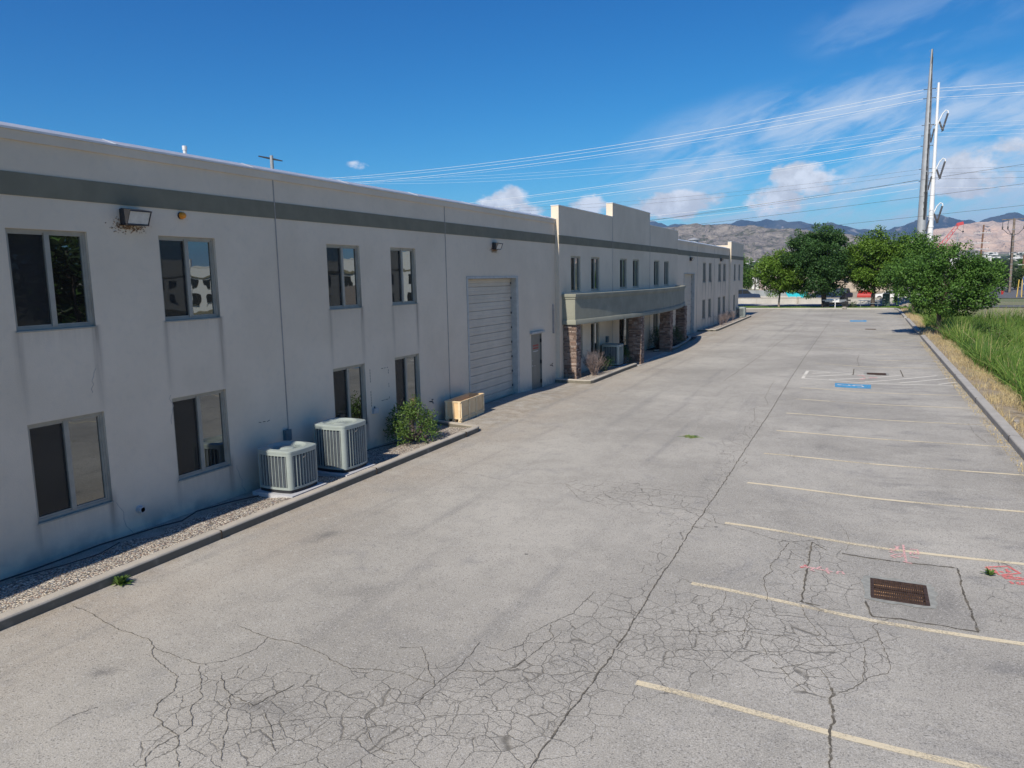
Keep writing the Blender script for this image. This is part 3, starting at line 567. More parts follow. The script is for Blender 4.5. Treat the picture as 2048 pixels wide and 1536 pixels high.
gx = np.unique(np.concatenate([-np.geomspace(75, 16000, 40), [-70.01, -69.99, -40, -20, 0, 3.54, 3.56], np.arange(3.6, 20, .35), np.arange(20, 80, 5), np.geomspace(80, 16000, 40)]))
gy = np.unique(np.concatenate([-np.geomspace(61, 9000, 12), [-60.01, -59.99, -30, 0], np.arange(4, 80, 1.2), [93.39, 93.41], np.arange(96, 200, 4), np.geomspace(200, 16000, 90)]))
g_ = grid('ground', 'land', gx, gy, gterr); tag(g_, kind='structure')
def sheet(name, mat, poly, z, thick=0): q = MB(); q.face(*[(a, b_, z) for a, b_ in poly]); return tag(q.build(name, mat, fix=False), kind='structure')
sheet('lawn_strip', 'lawn', [(-60, 93.9), (4.5, 93.9), (4.5, 97.3), (-60, 97.3)], .10)
sheet('road', 'street', [(-120, 97.4), (14, 97.4), (60, 94), (60, 101), (14, 103.2), (-120, 103.2)], .03)
sheet('sidewalk', 'sidewalk', [(-120, 103.3), (8, 103.3), (8, 108.8), (-120, 108.8)], .06)
sheet('side_road', 'street', [(11, 128), (90, 119), (120, 190), (11, 196)], .035)
sheet('far_pavement', 'sidewalk', [(11, 197), (130, 191), (132, 197), (11, 203)], .05)
sheet('yard', 'dirt', [(-90, 110), (8, 107), (10, 175), (-90, 185)], .04)
q = MB(); 
def kerb(q, pts, w_=.16, z1=.15, z0=-.14, side=1):
    # rounded top edge on the road side
    P_ = [Vector((a, b_, 0)) for a, b_ in pts]; n = len(P_); prof = [(0, z0), (0, z1 - .03), (.012, z1 - .01), (.035, z1), (w_, z1), (w_, z0)]; rings = []
    for k in range(n):
        d0 = (P_[k] - P_[max(k - 1, 0)]); d1 = (P_[min(k + 1, n - 1)] - P_[k]); d0 = d0.normalized() if d0.length else d1.normalized(); d1 = d1.normalized() if d1.length else d0
        n0 = Vector((-d0.y, d0.x, 0)) * side; n1 = Vector((-d1.y, d1.x, 0)) * side; mm = (n0 + n1).normalized(); f = 1 / max(.4, mm.dot(n0))
        i = len(q.v); rings.append(i)
        for a, z in prof: c_ = P_[k] + mm * a * f; q.v.append((c_.x, c_.y, z))
    m_ = len(prof)
    for k in range(n - 1):
        for j in range(m_ - 1): q.f.append((rings[k] + j, rings[k] + j + 1, rings[k + 1] + j + 1, rings[k + 1] + j)); q.a.append(0)
    for r in (rings[0], rings[-1]): q.f.append(tuple(r + j for j in range(m_))); q.a.append(0)
def seg(a, b_, n):  # evenly cut line
    return [(a[0] + (b_[0] - a[0]) * k / n, a[1] + (b_[1] - a[1]) * k / n) for k in range(n + 1)]
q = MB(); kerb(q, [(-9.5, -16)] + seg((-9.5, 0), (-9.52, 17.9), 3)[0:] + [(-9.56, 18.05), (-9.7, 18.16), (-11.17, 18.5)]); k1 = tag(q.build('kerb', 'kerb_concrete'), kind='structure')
arc = lambda y: -10.45 + 1.05 * (1 - ((y - 38.3) / 10.1) ** 2)
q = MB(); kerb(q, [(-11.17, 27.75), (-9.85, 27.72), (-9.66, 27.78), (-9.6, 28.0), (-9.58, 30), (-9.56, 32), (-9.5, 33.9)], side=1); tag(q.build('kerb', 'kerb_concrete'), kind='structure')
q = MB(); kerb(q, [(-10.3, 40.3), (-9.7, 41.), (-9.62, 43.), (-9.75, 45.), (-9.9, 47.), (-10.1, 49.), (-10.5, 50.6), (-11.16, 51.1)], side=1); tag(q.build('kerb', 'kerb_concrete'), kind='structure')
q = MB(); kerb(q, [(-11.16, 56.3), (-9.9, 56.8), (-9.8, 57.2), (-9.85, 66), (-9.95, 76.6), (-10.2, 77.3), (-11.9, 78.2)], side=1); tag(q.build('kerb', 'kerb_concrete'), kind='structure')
q = MB(); kerb(q, [(3.36, -16)] + seg((3.36, 0), (3.36, 53.6), 9), w_=.24, z1=.16, side=-1); tag(q.build('kerb', 'concrete'), kind='structure')
q = MB(); kerb(q, [(3.36, 57.2), (3.36, 72.8)], w_=.24, z1=.16, side=-1); tag(q.build('kerb', 'concrete'), kind='structure')
q = MB(); kerb(q, [(3.36, 75.5), (3.36, 91.5), (3.1, 93.2), (2.4, 93.7), (-40, 93.7)], w_=.18, z1=.13, side=-1 if False else 1); 
q = MB(); kerb(q, [(3.36, 75.5), (3.36, 91.5), (3.1, 93.2), (2.4, 93.6), (-40, 93.6)], w_=.2, z1=.13, side=-1); tag(q.build('kerb', 'concrete'), kind='structure')
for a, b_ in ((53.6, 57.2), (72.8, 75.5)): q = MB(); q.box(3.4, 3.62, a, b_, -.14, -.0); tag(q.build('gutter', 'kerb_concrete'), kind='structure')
q = MB()
for yy in (4.2, 8.7, 13.1, 17.2): q.box(-9.66, -9.494, yy, yy + .012, .0, .1506)
for yy in (21.3, 27.4, 33.5, 39.6, 45.7): q.box(3.354, 3.61, yy, yy + .014, .0, .1615)
tag(q.build('kerb_joints', 'mulch'), kind='structure')
# beds
def bed(name, mat, x0, x1, y0, y1, z_in, z_out, seed=1):
    return tag(grid(name, mat, np.arange(x0, x1 + .01, .06 if y1 - y0 < 40 and y1 < 30 else .2), np.arange(y0, y1 + .01, .09), lambda X, Y: z_in + (z_out - z_in) * (X - x0) / (x1 - x0) + (fbm(X * 3, Y * 2, 4, seed) - .5) * .06), kind='structure')
bed('gravel_bed', 'gravel', -11.3, -9.6, 0, 18.2, -.04, .11, 2)
bed('gravel_bed', 'gravel', -11.15, -9.7, 27.9, 34, .06, .11, 5)
bed('gravel_bed', 'mulch', -11.15, -9.8, 41., 50.3, .06, .09, 7)
bed('gravel_bed', 'gravel', -11.3, -10., 56.6, 77.4, .05, .11, 8)
q = MB(); q.box(-11.1, -9.62, 34.0, 41.0, -.1, .05); q.box(-9.62, -9.42, 34.0, 40.6, -.1, .02); tag(q.build('walkway', 'concrete'), kind='structure')

# ---------------------------------------------------------------- the warehouse
WX, TX = -11.17, -11.0; BO = (WX, 28., 0.)
B = thing('warehouse', 'long off-white stucco warehouse with grey-green band, stepped parapet and curved canopy', 'building', BO)
ZU0, ZU1, ZL0, ZL1 = 3.57, 5.06, .66, 2.18
WA = [(6.77, 8.02), (9.35, 10.61), (13.87, 15.11), (16.43, 17.63)]
WT = [(29.22, 30.4), (31.75, 32.93), (36.1, 37.3), (38.4, 39.6), (42.75, 44.), (45.2, 46.4)]
WB = [(58.1, 59.3), (60.5, 61.7), (64.8, 66.1), (67.2, 68.5)]; WE = [(72.0, 73.1), (74.8, 75.9)]
def openings(ws, zz): return [(a, b_, zz[0], zz[1]) for a, b_ in ws]
HA = openings(WA, (ZU0, ZU1)) + openings(WA, (ZL0, ZL1)) + [(20.55, 24.25, -.02, 4.28), (25.42, 26.42, -.12, 2.10)]
LT = [(29.4, 30.6, .72, 2.16), (31.7, 32.92, .72, 2.16), (42.7, 43.9, .8, 2.16)]
HT = openings(WT, (3.6, 5.07)) + LT + [(36.0, 38.4, .04, 2.25)]
HB = openings(WB, (3.6, 5.12)) + openings(WB, (.8, 2.3)) + [(51.5, 55., -.05, 4.33)]
HE = openings(WE, (3.6, 5.12)) + [(72.0, 73.1, .8, 2.3)]
def wallsec(name, x, y0, y1, z0, tops, holes, extra=(), zsteps=.3, notch=None):
    q = MB(); V = []; 
    ycut = {y0, y1, *extra}; zcut = {z0}
    for h in holes:
        ycut |= {h[0], h[1]}; zcut |= {h[2], h[3]}
        if x == WX and y1 < 30 and h[3] - h[2] < 2:
            for c_ in (h[0], h[1]): ycut |= {c_ + e for e in (-.2, -.14, -.09, -.05, -.025, 0, .025, .05, .09, .14, .2)}
    for a, b_, zt in tops: ycut |= {a, b_}; zcut.add(zt)
    for z in np.arange(z0, max(t_[2] for t_ in tops), zsteps): zcut.add(round(float(z), 3))
    for y in np.arange(y0, y1, .6): ycut.add(round(float(y), 3))
    if notch: ycut.add(notch[0]); zcut.add(notch[1])
    yc = sorted(e for e in ycut if y0 <= e <= y1); zc = sorted(e for e in zcut if e >= z0)
    for i in range(len(yc) - 1):
        if yc[i + 1] - yc[i] < 1e-4: continue
        ym = (yc[i] + yc[i + 1]) / 2; zt = [t_[2] for t_ in tops if t_[0] <= ym <= t_[1]][0]
        for j in range(len(zc) - 1):
            zm = (zc[j] + zc[j + 1]) / 2
            if zm > zt or any(h[0] < ym < h[1] and h[2] < zm < h[3] for h in holes): continue
            if notch and ym > notch[0] and zm < notch[1]: continue
            q.face((x, yc[i], zc[j]), (x, yc[i + 1], zc[j]), (x, yc[i + 1], zc[j + 1]), (x, yc[i], zc[j + 1]))
    for h in holes:
        dd = .26
        a, b_, c_, d_ = h
        q.face((x, a, c_), (x, a, d_), (x - dd, a, d_), (x - dd, a, c_)); q.face((x, b_, c_), (x - dd, b_, c_), (x - dd, b_, d_), (x, b_, d_))
        q.face((x, a, d_), (x, b_, d_), (x - dd, b_, d_), (x - dd, a, d_)); q.face((x, a, c_), (x - dd, a, c_), (x - dd, b_, c_), (x, b_, c_))
    o = q.build(name, 'stucco', B, BO, fix=False)
    n = len(o.data.vertices); co_ = np.empty(n * 3, np.float32); o.data.vertices.foreach_get('co', co_); co_ = co_.reshape(-1, 3) + np.array(BO); Y, Z = co_[:, 1], co_[:, 2]; s_ = np.zeros(n)
    for h in holes:
        if h[3] - h[2] > 2 or x == TX: continue
        L = 1.45 if h[2] > 2 else .7
        for e, c_ in enumerate((h[0] + .01, h[1] - .01)):
            dzz = h[2] - Z; s_ = np.maximum(s_, np.exp(-((Y - c_) / .06) ** 2) * (dzz >= -.01) * np.clip(1 - dzz / L, 0, 1) ** .7 * (.55, .9)[e])
        s_ = np.maximum(s_, .22 * (Y > h[0]) * (Y < h[1]) * (h[2] - Z >= -.01) * np.clip(1 - (h[2] - Z) / .35, 0, 1))
    a_ = o.data.attributes.new('stain', 'FLOAT', 'POINT'); a_.data.foreach_set('value', s_.astype(np.float32))
    return o
wallsec('wall', WX, -20, 27.9, -.6, [(-20, 27.9, 6.47)], HA)
wallsec('wall', TX, 27.9, 48.8, -.3, [(27.9, 34.9, 7.0), (34.9, 41.8, 7.65), (41.8, 48.8, 7.0)], HT)
wallsec('wall', WX, 48.8, 70.2, -.3, [(48.8, 70.2, 6.47)], HB)
wallsec('wall', TX, 70.2, 77.8, -.3, [(70.2, 77.8, 7.08)], HE, notch=(75.0, 2.67))
q = MB()   # returns, parapet backs, rear walls
q.face((WX, 27.9, -.3), (TX, 27.9, -.3), (TX, 27.9, 7.), (WX, 27.9, 7.)); q.face((WX, 48.8, -.3), (TX, 48.8, -.3), (TX, 48.8, 7.), (WX, 48.8, 7.))
q.face((WX, 70.2, -.3), (TX, 70.2, -.3), (TX, 70.2, 7.08), (WX, 70.2, 7.08)); q.face((-45, 77.8, -.3), (TX, 77.8, 2.67), (TX, 77.8, 7.08), (-45, 77.8, 7.08)); q.face((TX, 75, 2.67), (TX, 77.8, 2.67), (-12.6, 77.8, 2.67), (-12.6, 75, 2.67))
q.face((TX, 75, -.3), (TX, 75, 2.67), (-12.6, 75, 2.67), (-12.6, 75, -.3)); q.face((-12.6, 75, -.3), (-12.6, 75, 2.67), (-12.6, 77.8, 2.67), (-12.6, 77.8, -.3))
for a, b_, zt, sk in ((27.9, 34.9, 7., 'rdbf'), (34.9, 41.8, 7.65, 'rd'), (41.8, 48.8, 7., 'rdf'), (70.2, 77.8, 7.08, 'rdf')):
    xr = TX if sk != 'x' else WX; q.box(xr - .32, xr, a, b_, 6.0, zt, skip=sk)
q.face((TX - .32, 27.9, 6.), (TX, 27.9, 7.0 - .9), (TX, 27.9, 7.), (TX - .32, 27.9, 7.)) if False else None
q.face((TX - .32, 27.9, 6.), (WX, 27.9, 6.), (WX, 27.9, 7.), (TX - .32, 27.9, 7.)); q.face((TX - .32, 70.2, 6.), (WX, 70.2, 6.), (WX, 70.2, 7.08), (TX - .32, 70.2, 7.08))
q.box(WX - .2, TX, -19, 5.2, -.5, 7.65); q.box(-45.3, -45, -20, 77.8, -.3, 6.5); q.box(-45, WX, -20.3, -20, -.3, 6.5)
q.build('wall', 'stucco', B, BO, fix=False)
q = MB(); q.box(-45, WX - .3, -20, 77.8, 5.9, 6.1); q.build('roof', 'roofing', B, BO)
q = MB()
for a, b_ in ((-20, 27.9), (48.8, 70.2)):
    q.box(WX, WX + .035, a, b_, 6.31, 6.452)
q.build('fascia', 'stucco', B, BO)
q = MB()
for a, b_ in ((-20, 27.89), (48.81, 70.19)):
    q.prism([(WX + .0, 6.455), (WX + .058, 6.455), (WX + .058, 6.482), (WX + .0, 6.484)], 'y', a, b_)
for a, b_, zt in ((27.88, 34.88, 7.), (41.82, 48.82, 7.)): q.box(TX - .33, TX + .015, a, b_, zt, zt + .03)
q.box(TX - .33, TX + .015, 34.88, 41.82, 7.65, 7.68); q.box(TX - .33, TX + .015, 70.18, 77.82, 7.08, 7.11)
q.build('drip_edge', 'white_metal', B, BO)
q = MB()
for a, b_ in ((-20, 27.88), (48.82, 70.18)):
    q.prism([(WX + .045, 6.483), (WX + .05, 6.487), (WX - .28, 6.60), (WX - .30, 6.3), (WX - .26, 6.47)], 'y', a, b_)
    yy = a + 1.2
    while yy < b_: q.prism([(WX + .03, 6.488), (WX + .052, 6.493), (WX - .275, 6.606), (WX - .28, 6.59)], 'y', yy, yy + .035); yy += 3.05
q.build('coping', 'coping', B, BO)
q = MB(); bz0, bz1 = 5.53, 5.86
q.box(WX - .01, WX + .014, -20, 27.9, bz0, bz1); q.box(TX - .01, TX + .014, 27.886, 48.814, bz0, bz1); q.box(WX - .01, WX + .014, 48.814, 70.18, bz0, bz1); q.box(TX - .01, TX + .014, 70.19, 77.81, bz0, bz1)
q.build('band', 'band_paint', B, BO)
for xx, yy, w_, zt in ((WX, -1.7, .009, 6.31), (WX, 5.25, .009, 6.31), (WX, 12.26, .009, 6.31), (WX, 19.27, .009, 6.31), (TX, 34.9, .008, 6.95), (TX, 41.8, .008, 6.95), (WX, 55.9, .009, 6.31), (WX, 62.9, .009, 6.31)):
    q = MB(); q.box(xx - .01, xx + .016, yy - w_, yy + w_, -.1, zt); q.build('expansion_joint', 'joint', B, BO)
# windows
def window(w_, h_, loc):
    q = MB(); f = .045
    q.box(-.13, -.05, 0, w_, 0, f); q.box(-.13, -.05, 0, w_, h_ - f, h_); q.box(-.13, -.05, 0, f, f, h_ - f); q.box(-.13, -.05, w_ - f, w_, f, h_ - f)
    q.box(-.125, -.045, w_ / 2 - .045, w_ / 2 + .035, f, h_ - f)
    for e in (f, w_ / 2 + .035):   # sash rails
        r = w_ / 2 - .045 if e == f else w_ - f
        q.box(-.115, -.065, e, r, f, f + .028); q.box(-.115, -.065, e, r, h_ - f - .028, h_ - f); 
    q.box(-.115, -.065, w_ - f - .025, w_ - f, f + .028, h_ - f - .028); q.box(-.115, -.065, f, f + .02, f + .028, h_ - f - .028)
    q.box(-.06, .012, -.01, w_ + .01, -.022, -.002)
    o = q.build('window', 'frame', B, loc=(loc[0] - BO[0], loc[1] - BO[1], loc[2] - BO[2]))
    q = MB(); q.face((-.095, f + .02, f + .028), (-.095, w_ / 2 - .045, f + .028), (-.095, w_ / 2 - .045, h_ - f - .028), (-.095, f + .02, h_ - f - .028)); q.build('pane', 'pane_dark', o, fix=False)
    q = MB(); q.face((-.09, w_ / 2 + .035, f + .028), (-.09, w_ - f - .025, f + .028), (-.09, w_ - f - .025, h_ - f - .028), (-.09, w_ / 2 + .035, h_ - f - .028)); q.build('pane', 'pane_clear', o, fix=False)
    q = MB(); q.face((-.075, f + .02, f + .028), (-.075, w_ / 2 - .045, f + .028), (-.075, w_ / 2 - .045, h_ - f - .028), (-.075, f + .02, h_ - f - .028)); q.build('insect_screen', 'screen', o, fix=False)
    return o
w0 = window(1.25, 1.49, (WX, WA[0][0], ZU0)); first = True
for hs_, xx in ((HA, WX), (HT, TX), (HB, WX), (HE, TX)):
    for a, b_, c_, d_ in hs_:
        if d_ - c_ > 2: continue
        if first: first = False; continue
        r = w0.copy(); C.objects.link(r); r.parent = B; r.location = (xx - BO[0], a - BO[1], c_ - BO[2]); r.scale = (1, (b_ - a) / 1.25, (d_ - c_) / 1.49)
        for ch in list(w0.children): c2 = ch.copy(); C.objects.link(c2); c2.parent = r
        if (xx == TX and c_ < 3) or (xx == WX and a > 50):   # these panes are clear on both sides
            for ch in r.children:
                if ch.name.startswith('insect'): bpy.data.objects.remove(ch); break
# overhead doors
def garage(y0, y1, z0, z1, label):
    q = MB(); x = WX - .20; n = 16; hh = (z1 - z0) / n
    for k in range(n):
        a = z0 + hh * k
        q.prism([(x - .05, a + .006), (x - .008, a + .006), (x, a + .02), (x, a + hh * .45), (x - .006, a + hh * .5), (x, a + hh * .55), (x, a + hh - .014), (x - .008, a + hh - .003), (x - .05, a + hh - .003)], 'y', y0, y1)
    q.box(x - .08, x - .05, y0, y1, z0, z1)
    o = q.build('garage_door', 'garage_door', B, BO); o['label'] = label
    q = MB(); q.box(WX - .25, WX + .02, y1 - .10, y1 + .06, z0, z1 + .0); q.box(WX - .25, WX + .02, y0 - .06, y0 + .03, z0, z1); q.box(WX - .25, WX + .02, y0 - .06, y1 + .06, z1 + .001, z1 + .07)
    q.build('jamb', 'garage_frame', o, BO)
    for k in range(1, n, 2): q = MB(); q.box(x - .001, x + .018, y1 - .16, y1 - .10, z0 + hh * k + .05, z0 + hh * k + .12); q.build('roller', 'dark_metal', o, BO)
garage(20.55, 24.25, .04, 4.21, 'tall ribbed overhead door nearest the camera'); garage(51.5, 55., -.05, 4.27, 'far overhead door beyond the canopy')
q = MB(); q.box(WX - .09, WX - .04, 25.46, 26.38, -.06, 2.06); dr = q.build('door', 'door_paint', B, BO)
q = MB(); q.box(WX - .12, WX + .004, 25.42, 25.46, -.1, 2.10); q.box(WX - .12, WX + .004, 26.38, 26.42, -.1, 2.10); q.box(WX - .12, WX + .004, 25.46, 26.38, 2.06, 2.10); q.build('frame', 'door_paint', dr, BO)
q = MB(); q.box(WX, WX + .09, 25.3, 26.56, 2.125, 2.20); q.build('drip_cap', 'garage_frame', dr, BO)
q = MB(); q.tube([(WX - .04, 25.56, .92), (WX + .03, 25.56, .92), (WX + .035, 25.68, .92)], .014); q.lathe((WX - .035, 25.56, .92), [(0, -.03), (.03, -.03), (.03, .03), (0, .03)]); q.build('handle', 'steel', dr, BO)
q = MB(); q.lathe((WX - .035, 25.56, 1.12), [(0, -.02), (.025, -.02), (.025, .02), (0, .02)]); q.build('lock', 'steel', dr, BO)
for z in (.25, 1., 1.82): q = MB(); q.box(WX - .05, WX + .012, 26.35, 26.40, z - .07, z + .07); q.build('hinge', 'black', dr, BO)
q = MB(); rr = random.Random(8)
for row, zz in ((0, 1.66), (1, 1.56)):
    yy = 25.66
    while yy < 26.16: w_ = rr.uniform(.03, .05); q.box(WX - .041, WX - .037, yy, yy + w_, zz - .03, zz + .035); yy += w_ + .015
q.build('lettering', 'ink_red', dr, BO)
q = MB(); q.box(WX - .041, WX - .037, 25.68, 26.14, 1.435, 1.455); q.build('lettering', 'ink_white', dr, BO)
# entrance
q = MB(); x = TX - .15; q.box(x - .05, x, 36.0, 36.06, .05, 2.25); q.box(x - .05, x, 38.34, 38.4, .05, 2.25); q.box(x - .05, x, 36.06, 38.34, 2.17, 2.25); q.box(x - .05, x, 37.15, 37.22, .05, 2.17); q.box(x - .05, x, 36.06, 38.34, .05, .12)
en = q.build('entrance', 'dark_metal', B, BO); q = MB(); q.face((x - .03, 36.06, .12), (x - .03, 38.34, .12), (x - .03, 38.34, 2.17), (x - .03, 36.06, 2.17)); q.build('pane', 'pane_dark', en, BO, fix=False)
q = MB(); q.box(x - .028, x - .02, 36.3, 36.55, 1.35, 1.75); q.build('notice', 'ink_white', en, BO)
q = MB(); q.tube([(x, 37.05, .9), (x + .06, 37.05, .9), (x + .06, 37.05, 1.2), (x, 37.05, 1.2)], .013); q.build('handle', 'steel', en, BO)
# canopy
N = 40; ys_ = [28.2 + 20.2 * k / N for k in range(N + 1)]; per = [(TX - .001, 28.2)] + [(arc(y), y) for y in ys_] + [(TX - .001, 48.4)]
def sweep(q, per, prof, lx=TX):
    rings = []
    P_ = [Vector((a, b_, 0)) for a, b_ in per]; n = len(P_)
    for k in range(n):
        d0 = (P_[k] - P_[max(k - 1, 0)]); d1 = P_[min(k + 1, n - 1)] - P_[k]; d0 = d0.normalized() if d0.length else d1.normalized(); d1 = d1.normalized() if d1.length else d0
        n0 = Vector((d0.y, -d0.x, 0)); n1 = Vector((d1.y, -d1.x, 0)); mm = (n0 + n1).normalized(); f = 1 / max(.3, mm.dot(n0)); i = len(q.v); rings.append(i)
        for a, z in prof: c_ = P_[k] + mm * a * f; q.v.append((c_.x, c_.y, z))
    m_ = len(prof)
    for k in range(n - 1):
        for j in range(m_ - 1): q.f.append((rings[k] + j, rings[k] + j + 1, rings[k + 1] + j + 1, rings[k + 1] + j)); q.a.append(0)
q = MB(); sweep(q, per, [(-.20, 2.46), (-.20, 2.30), (.035, 2.30), (.05, 2.315), (.05, 2.47), (.03, 2.50), (0, 2.505), (0, 3.33), (.03, 3.34), (.035, 3.40), (.06, 3.41), (.07, 3.44), (.07, 3.53), (.06, 3.54), (-.18, 3.54), (-.18, 3.44)])
for k in range(N):
    for z in (2.46, 3.44): a, b_ = ys_[k] + (.0 if k else .0), ys_[k + 1]; q.face((TX, a, z), (arc(a) - .1, a, z), (arc(b_) - .1, b_, z), (TX, b_, z))
cn_ = q.build('canopy', 'canopy_paint', B, BO, smooth=True)
# stone columns
def column(x0, x1, y0, y1, z0, z1, seed):
    q = MB(); q.box(x0 + .03, x1 - .03, y0 + .03, y1 - .03, z0, z1); o = q.build('stone_column', 'mortar', B, BO)
    rr = random.Random(seed); q = MB(); z = z0
    while z < z1 - .02:
        h_ = min(rr.choice((.045, .055, .07, .085)), z1 - z)
        for side in range(4):
            L = (x1 - x0) if side % 2 == 0 else (y1 - y0); s_ = 0
            while s_ < L - .01:
                w_ = min(rr.uniform(.10, .30), L - s_); 
                if L - s_ - w_ < .06: w_ = L - s_
                dpt = rr.uniform(.0, .03); q.tn = rr.random() * .98 + .01; g = .006
                a, b_ = s_ + g, s_ + w_ - g
                if side == 0: q.box(x0 + a, x0 + b_, y0 - dpt, y0 + .04, z + .005, z + h_ - .005)
                elif side == 1: q.box(x1 - .04, x1 + dpt, y0 + a, y0 + b_, z + .005, z + h_ - .005)
                elif side == 2: q.box(x0 + a, x0 + b_, y1 - .04, y1 + dpt, z + .005, z + h_ - .005)
                else: q.box(x0 - dpt, x0 + .04, y0 + a, y0 + b_, z + .005, z + h_ - .005)
                s_ += w_
        z += h_
    q.build('stone_veneer', 'veneer', o, BO, fix=False)
column(-10.97, -10.45, 28.28, 28.8, -.05, 2.32, 1); column(-10.1, -9.52, 34.6, 35.18, -.05, 2.32, 2); column(-10.08, -9.5, 40.5, 41.08, -.05, 2.32, 3); column(-10.5, -9.95, 46.2, 46.8, -.05, 2.32, 4)
# ---------------------------------------------------------------- fittings on the walls
def wallpack(y, z, x, s, label, dirt=True):
    t_ = thing('wall_light', label, 'wall light', (x, y, z), group='wall pack lights'); q = MB(); w_ = .21 * s; q.prism([(0, -.13 * s), (0, .13 * s), (.07 * s, .14 * s), (.07 * s, -.13 * s)], 'y', -w_ * .9, w_ * .9)
    q.build('back_box', 'dark_metal', t_)
    q = MB(); q.prism([(.07 * s, .10 * s), (.07 * s, .14 * s), (.29 * s, .10 * s), (.295 * s, .085 * s), (.27 * s, .085 * s)], 'y', -w_, w_)
    for e in (-w_, w_ - .012 * s): q.prism([(.07 * s, -.13 * s), (.07 * s, .10 * s), (.28 * s, .085 * s), (.19 * s, -.12 * s)], 'y', e, e + .012 * s)
    q.prism([(.07 * s, -.135 * s), (.07 * s, -.12 * s), (.19 * s, -.115 * s), (.195 * s, -.13 * s)], 'y', -w_, w_); q.build('housing', 'dark_metal', t_)
    q = MB(); q.prism([(.075 * s, .095 * s), (.265 * s, .08 * s), (.18 * s, -.112 * s), (.075 * s, -.112 * s)], 'y', -w_ + .015 * s, w_ - .015 * s); q.build('lens', 'lamp_glass', t_)
    if dirt:   # insect nests and webs stuck round it
        q = MB(); rr = random.Random(int(y)); 
        for k in range(330): a = rr.gauss(-.02, .15 * s); b_ = rr.gauss(-.13 * s, .06 * s); r = rr.uniform(.002, .007) * s; q.obox((.004, a, b_), (.006, 0, 0), (0, r * 1.5, rr.uniform(-r, r)), (0, 0, r))
        q.build('insect_nests', 'debris', t_)
    return t_
wallpack(8.82, 5.33, WX, 1., 'large wall light above and between the two nearest upper windows'); wallpack(22.5, 5.27, WX, .85, 'wall light above the nearest overhead door')
wallpack(53.4, 5.3, WX, .95, 'wall light above the far overhead door', False); wallpack(65.7, 5.42, WX, .95, 'farthest wall light, over the last windows before the end pier', False)
t_ = thing('strobe', 'small orange beacon dome on the wall under the grey band', 'beacon', (WX, 9.86, 5.43)); q = MB(); q.tube([(0, 0, 0), (.03, 0, 0)], .065, 16); q.build('base', 'dark_metal', t_)
q = MB(); q.tube([(.03, 0, 0), (.07, 0, 0), (.10, 0, 0), (.115, 0, 0)], [.06, .058, .045, .02], 16); q.build('dome', 'amber', t_, smooth=True)
t_ = thing('vent_pipe', 'short round vent pipe low on the wall between the first two windows', 'pipe', (WX, 8.5, .38)); q = MB()
i_ = 16
q.tube([(0, 0, 0), (.09, 0, 0), (.09, 0, 0), (.01, 0, 0)], [.055, .055, .04, .04], 16, cap=False); q.build('pipe', 'pvc', t_); q = MB(); q.tube([(0, 0, 0), (.012, 0, 0)], .075, 16); q.tube([(.012, 0, 0), (.014, 0, 0)], .040, 12); q.build('flange', 'pvc', t_)
def ebox(y, z, x, w_, h_, d_, mat, label, cond):
    t_ = thing('electrical_box', label, 'electrical box', (x, y, z)); q = MB(); q.box(0, d_, -w_ / 2, w_ / 2, -h_ / 2, h_ / 2); q.box(d_, d_ + .012, -w_ / 2 - .008, w_ / 2 + .008, -h_ / 2 + .01, h_ / 2 + .008); q.build('box', mat, t_)
    q = MB(); q.tube([(.04, 0, -h_ / 2), (.04, 0, -h_ / 2 - .15), (.12, .02, -h_ / 2 - .35), (.3, .05, -h_ / 2 - .45)], .013, 8) if cond else q.tube([(.03, 0, h_ / 2), (.03, 0, h_ / 2 + .05)], .012, 8); q.build('conduit', 'dark_metal', t_)
ebox(12.17, .95, WX, .15, .24, .09, 'grey_blue', 'grey-blue electrical disconnect box on the wall behind the low air conditioner', True)
ebox(14.0, .98, WX, .16, .2, .10, 'dark_metal', 'dark electrical box just behind the tall air conditioner', True)
ebox(15.4, .93, WX, .17, .13, .07, 'pvc', 'small pale outlet box on the wall between the lower windows', False)
ebox(33.9, 1.25, TX, .2, .28, .1, 'grey_blue', 'electrical box on the wall above the air conditioner under the canopy', True)
for yy, lb in ((44.2, 'left one of two dark electric meters beside the column under the canopy'), (44.75, 'right one of two dark electric meters beside the column under the canopy')):
    t_ = thing('electric_meter', lb, 'meter', (TX, yy, 1.05)); q = MB(); q.box(0, .1, -.13, .13, -.2, .2); q.build('box', 'grey_blue', t_); q = MB(); q.tube([(.1, 0, .05), (.18, 0, .05)], .08, 14); q.build('dial', 'car_glass', t_)
def bib(y, z, label):
    t_ = thing('hose_bib', label, 'tap', (WX, y, z)); q = MB(); q.tube([(0, 0, 0), (.1, 0, 0), (.12, 0, -.05)], .017, 8); q.build('spout', 'dark_metal', t_); q = MB(); q.tube([(.07, 0, 0), (.10, 0, .07)], .01, 6); q.lathe((.10, 0, .07), [(0, 0), (.035, 0), (.035, .012), (0, .012)], 10); q.build('tap_handle', 'dark_metal', t_)
bib(18.1, .74, 'dark tap on the wall behind the wooden crate'); bib(27.25, .76, 'dark tap on the wall between the grey door and the stone column')
tag((lambda q: [q.box(WX, WX + .06, 27.55, 27.62, 2.0, 3.15), q.build('wall_channel', 'joint')][1])(MB()), 'narrow upright grey channel on the wall beside the end of the canopy', 'channel')
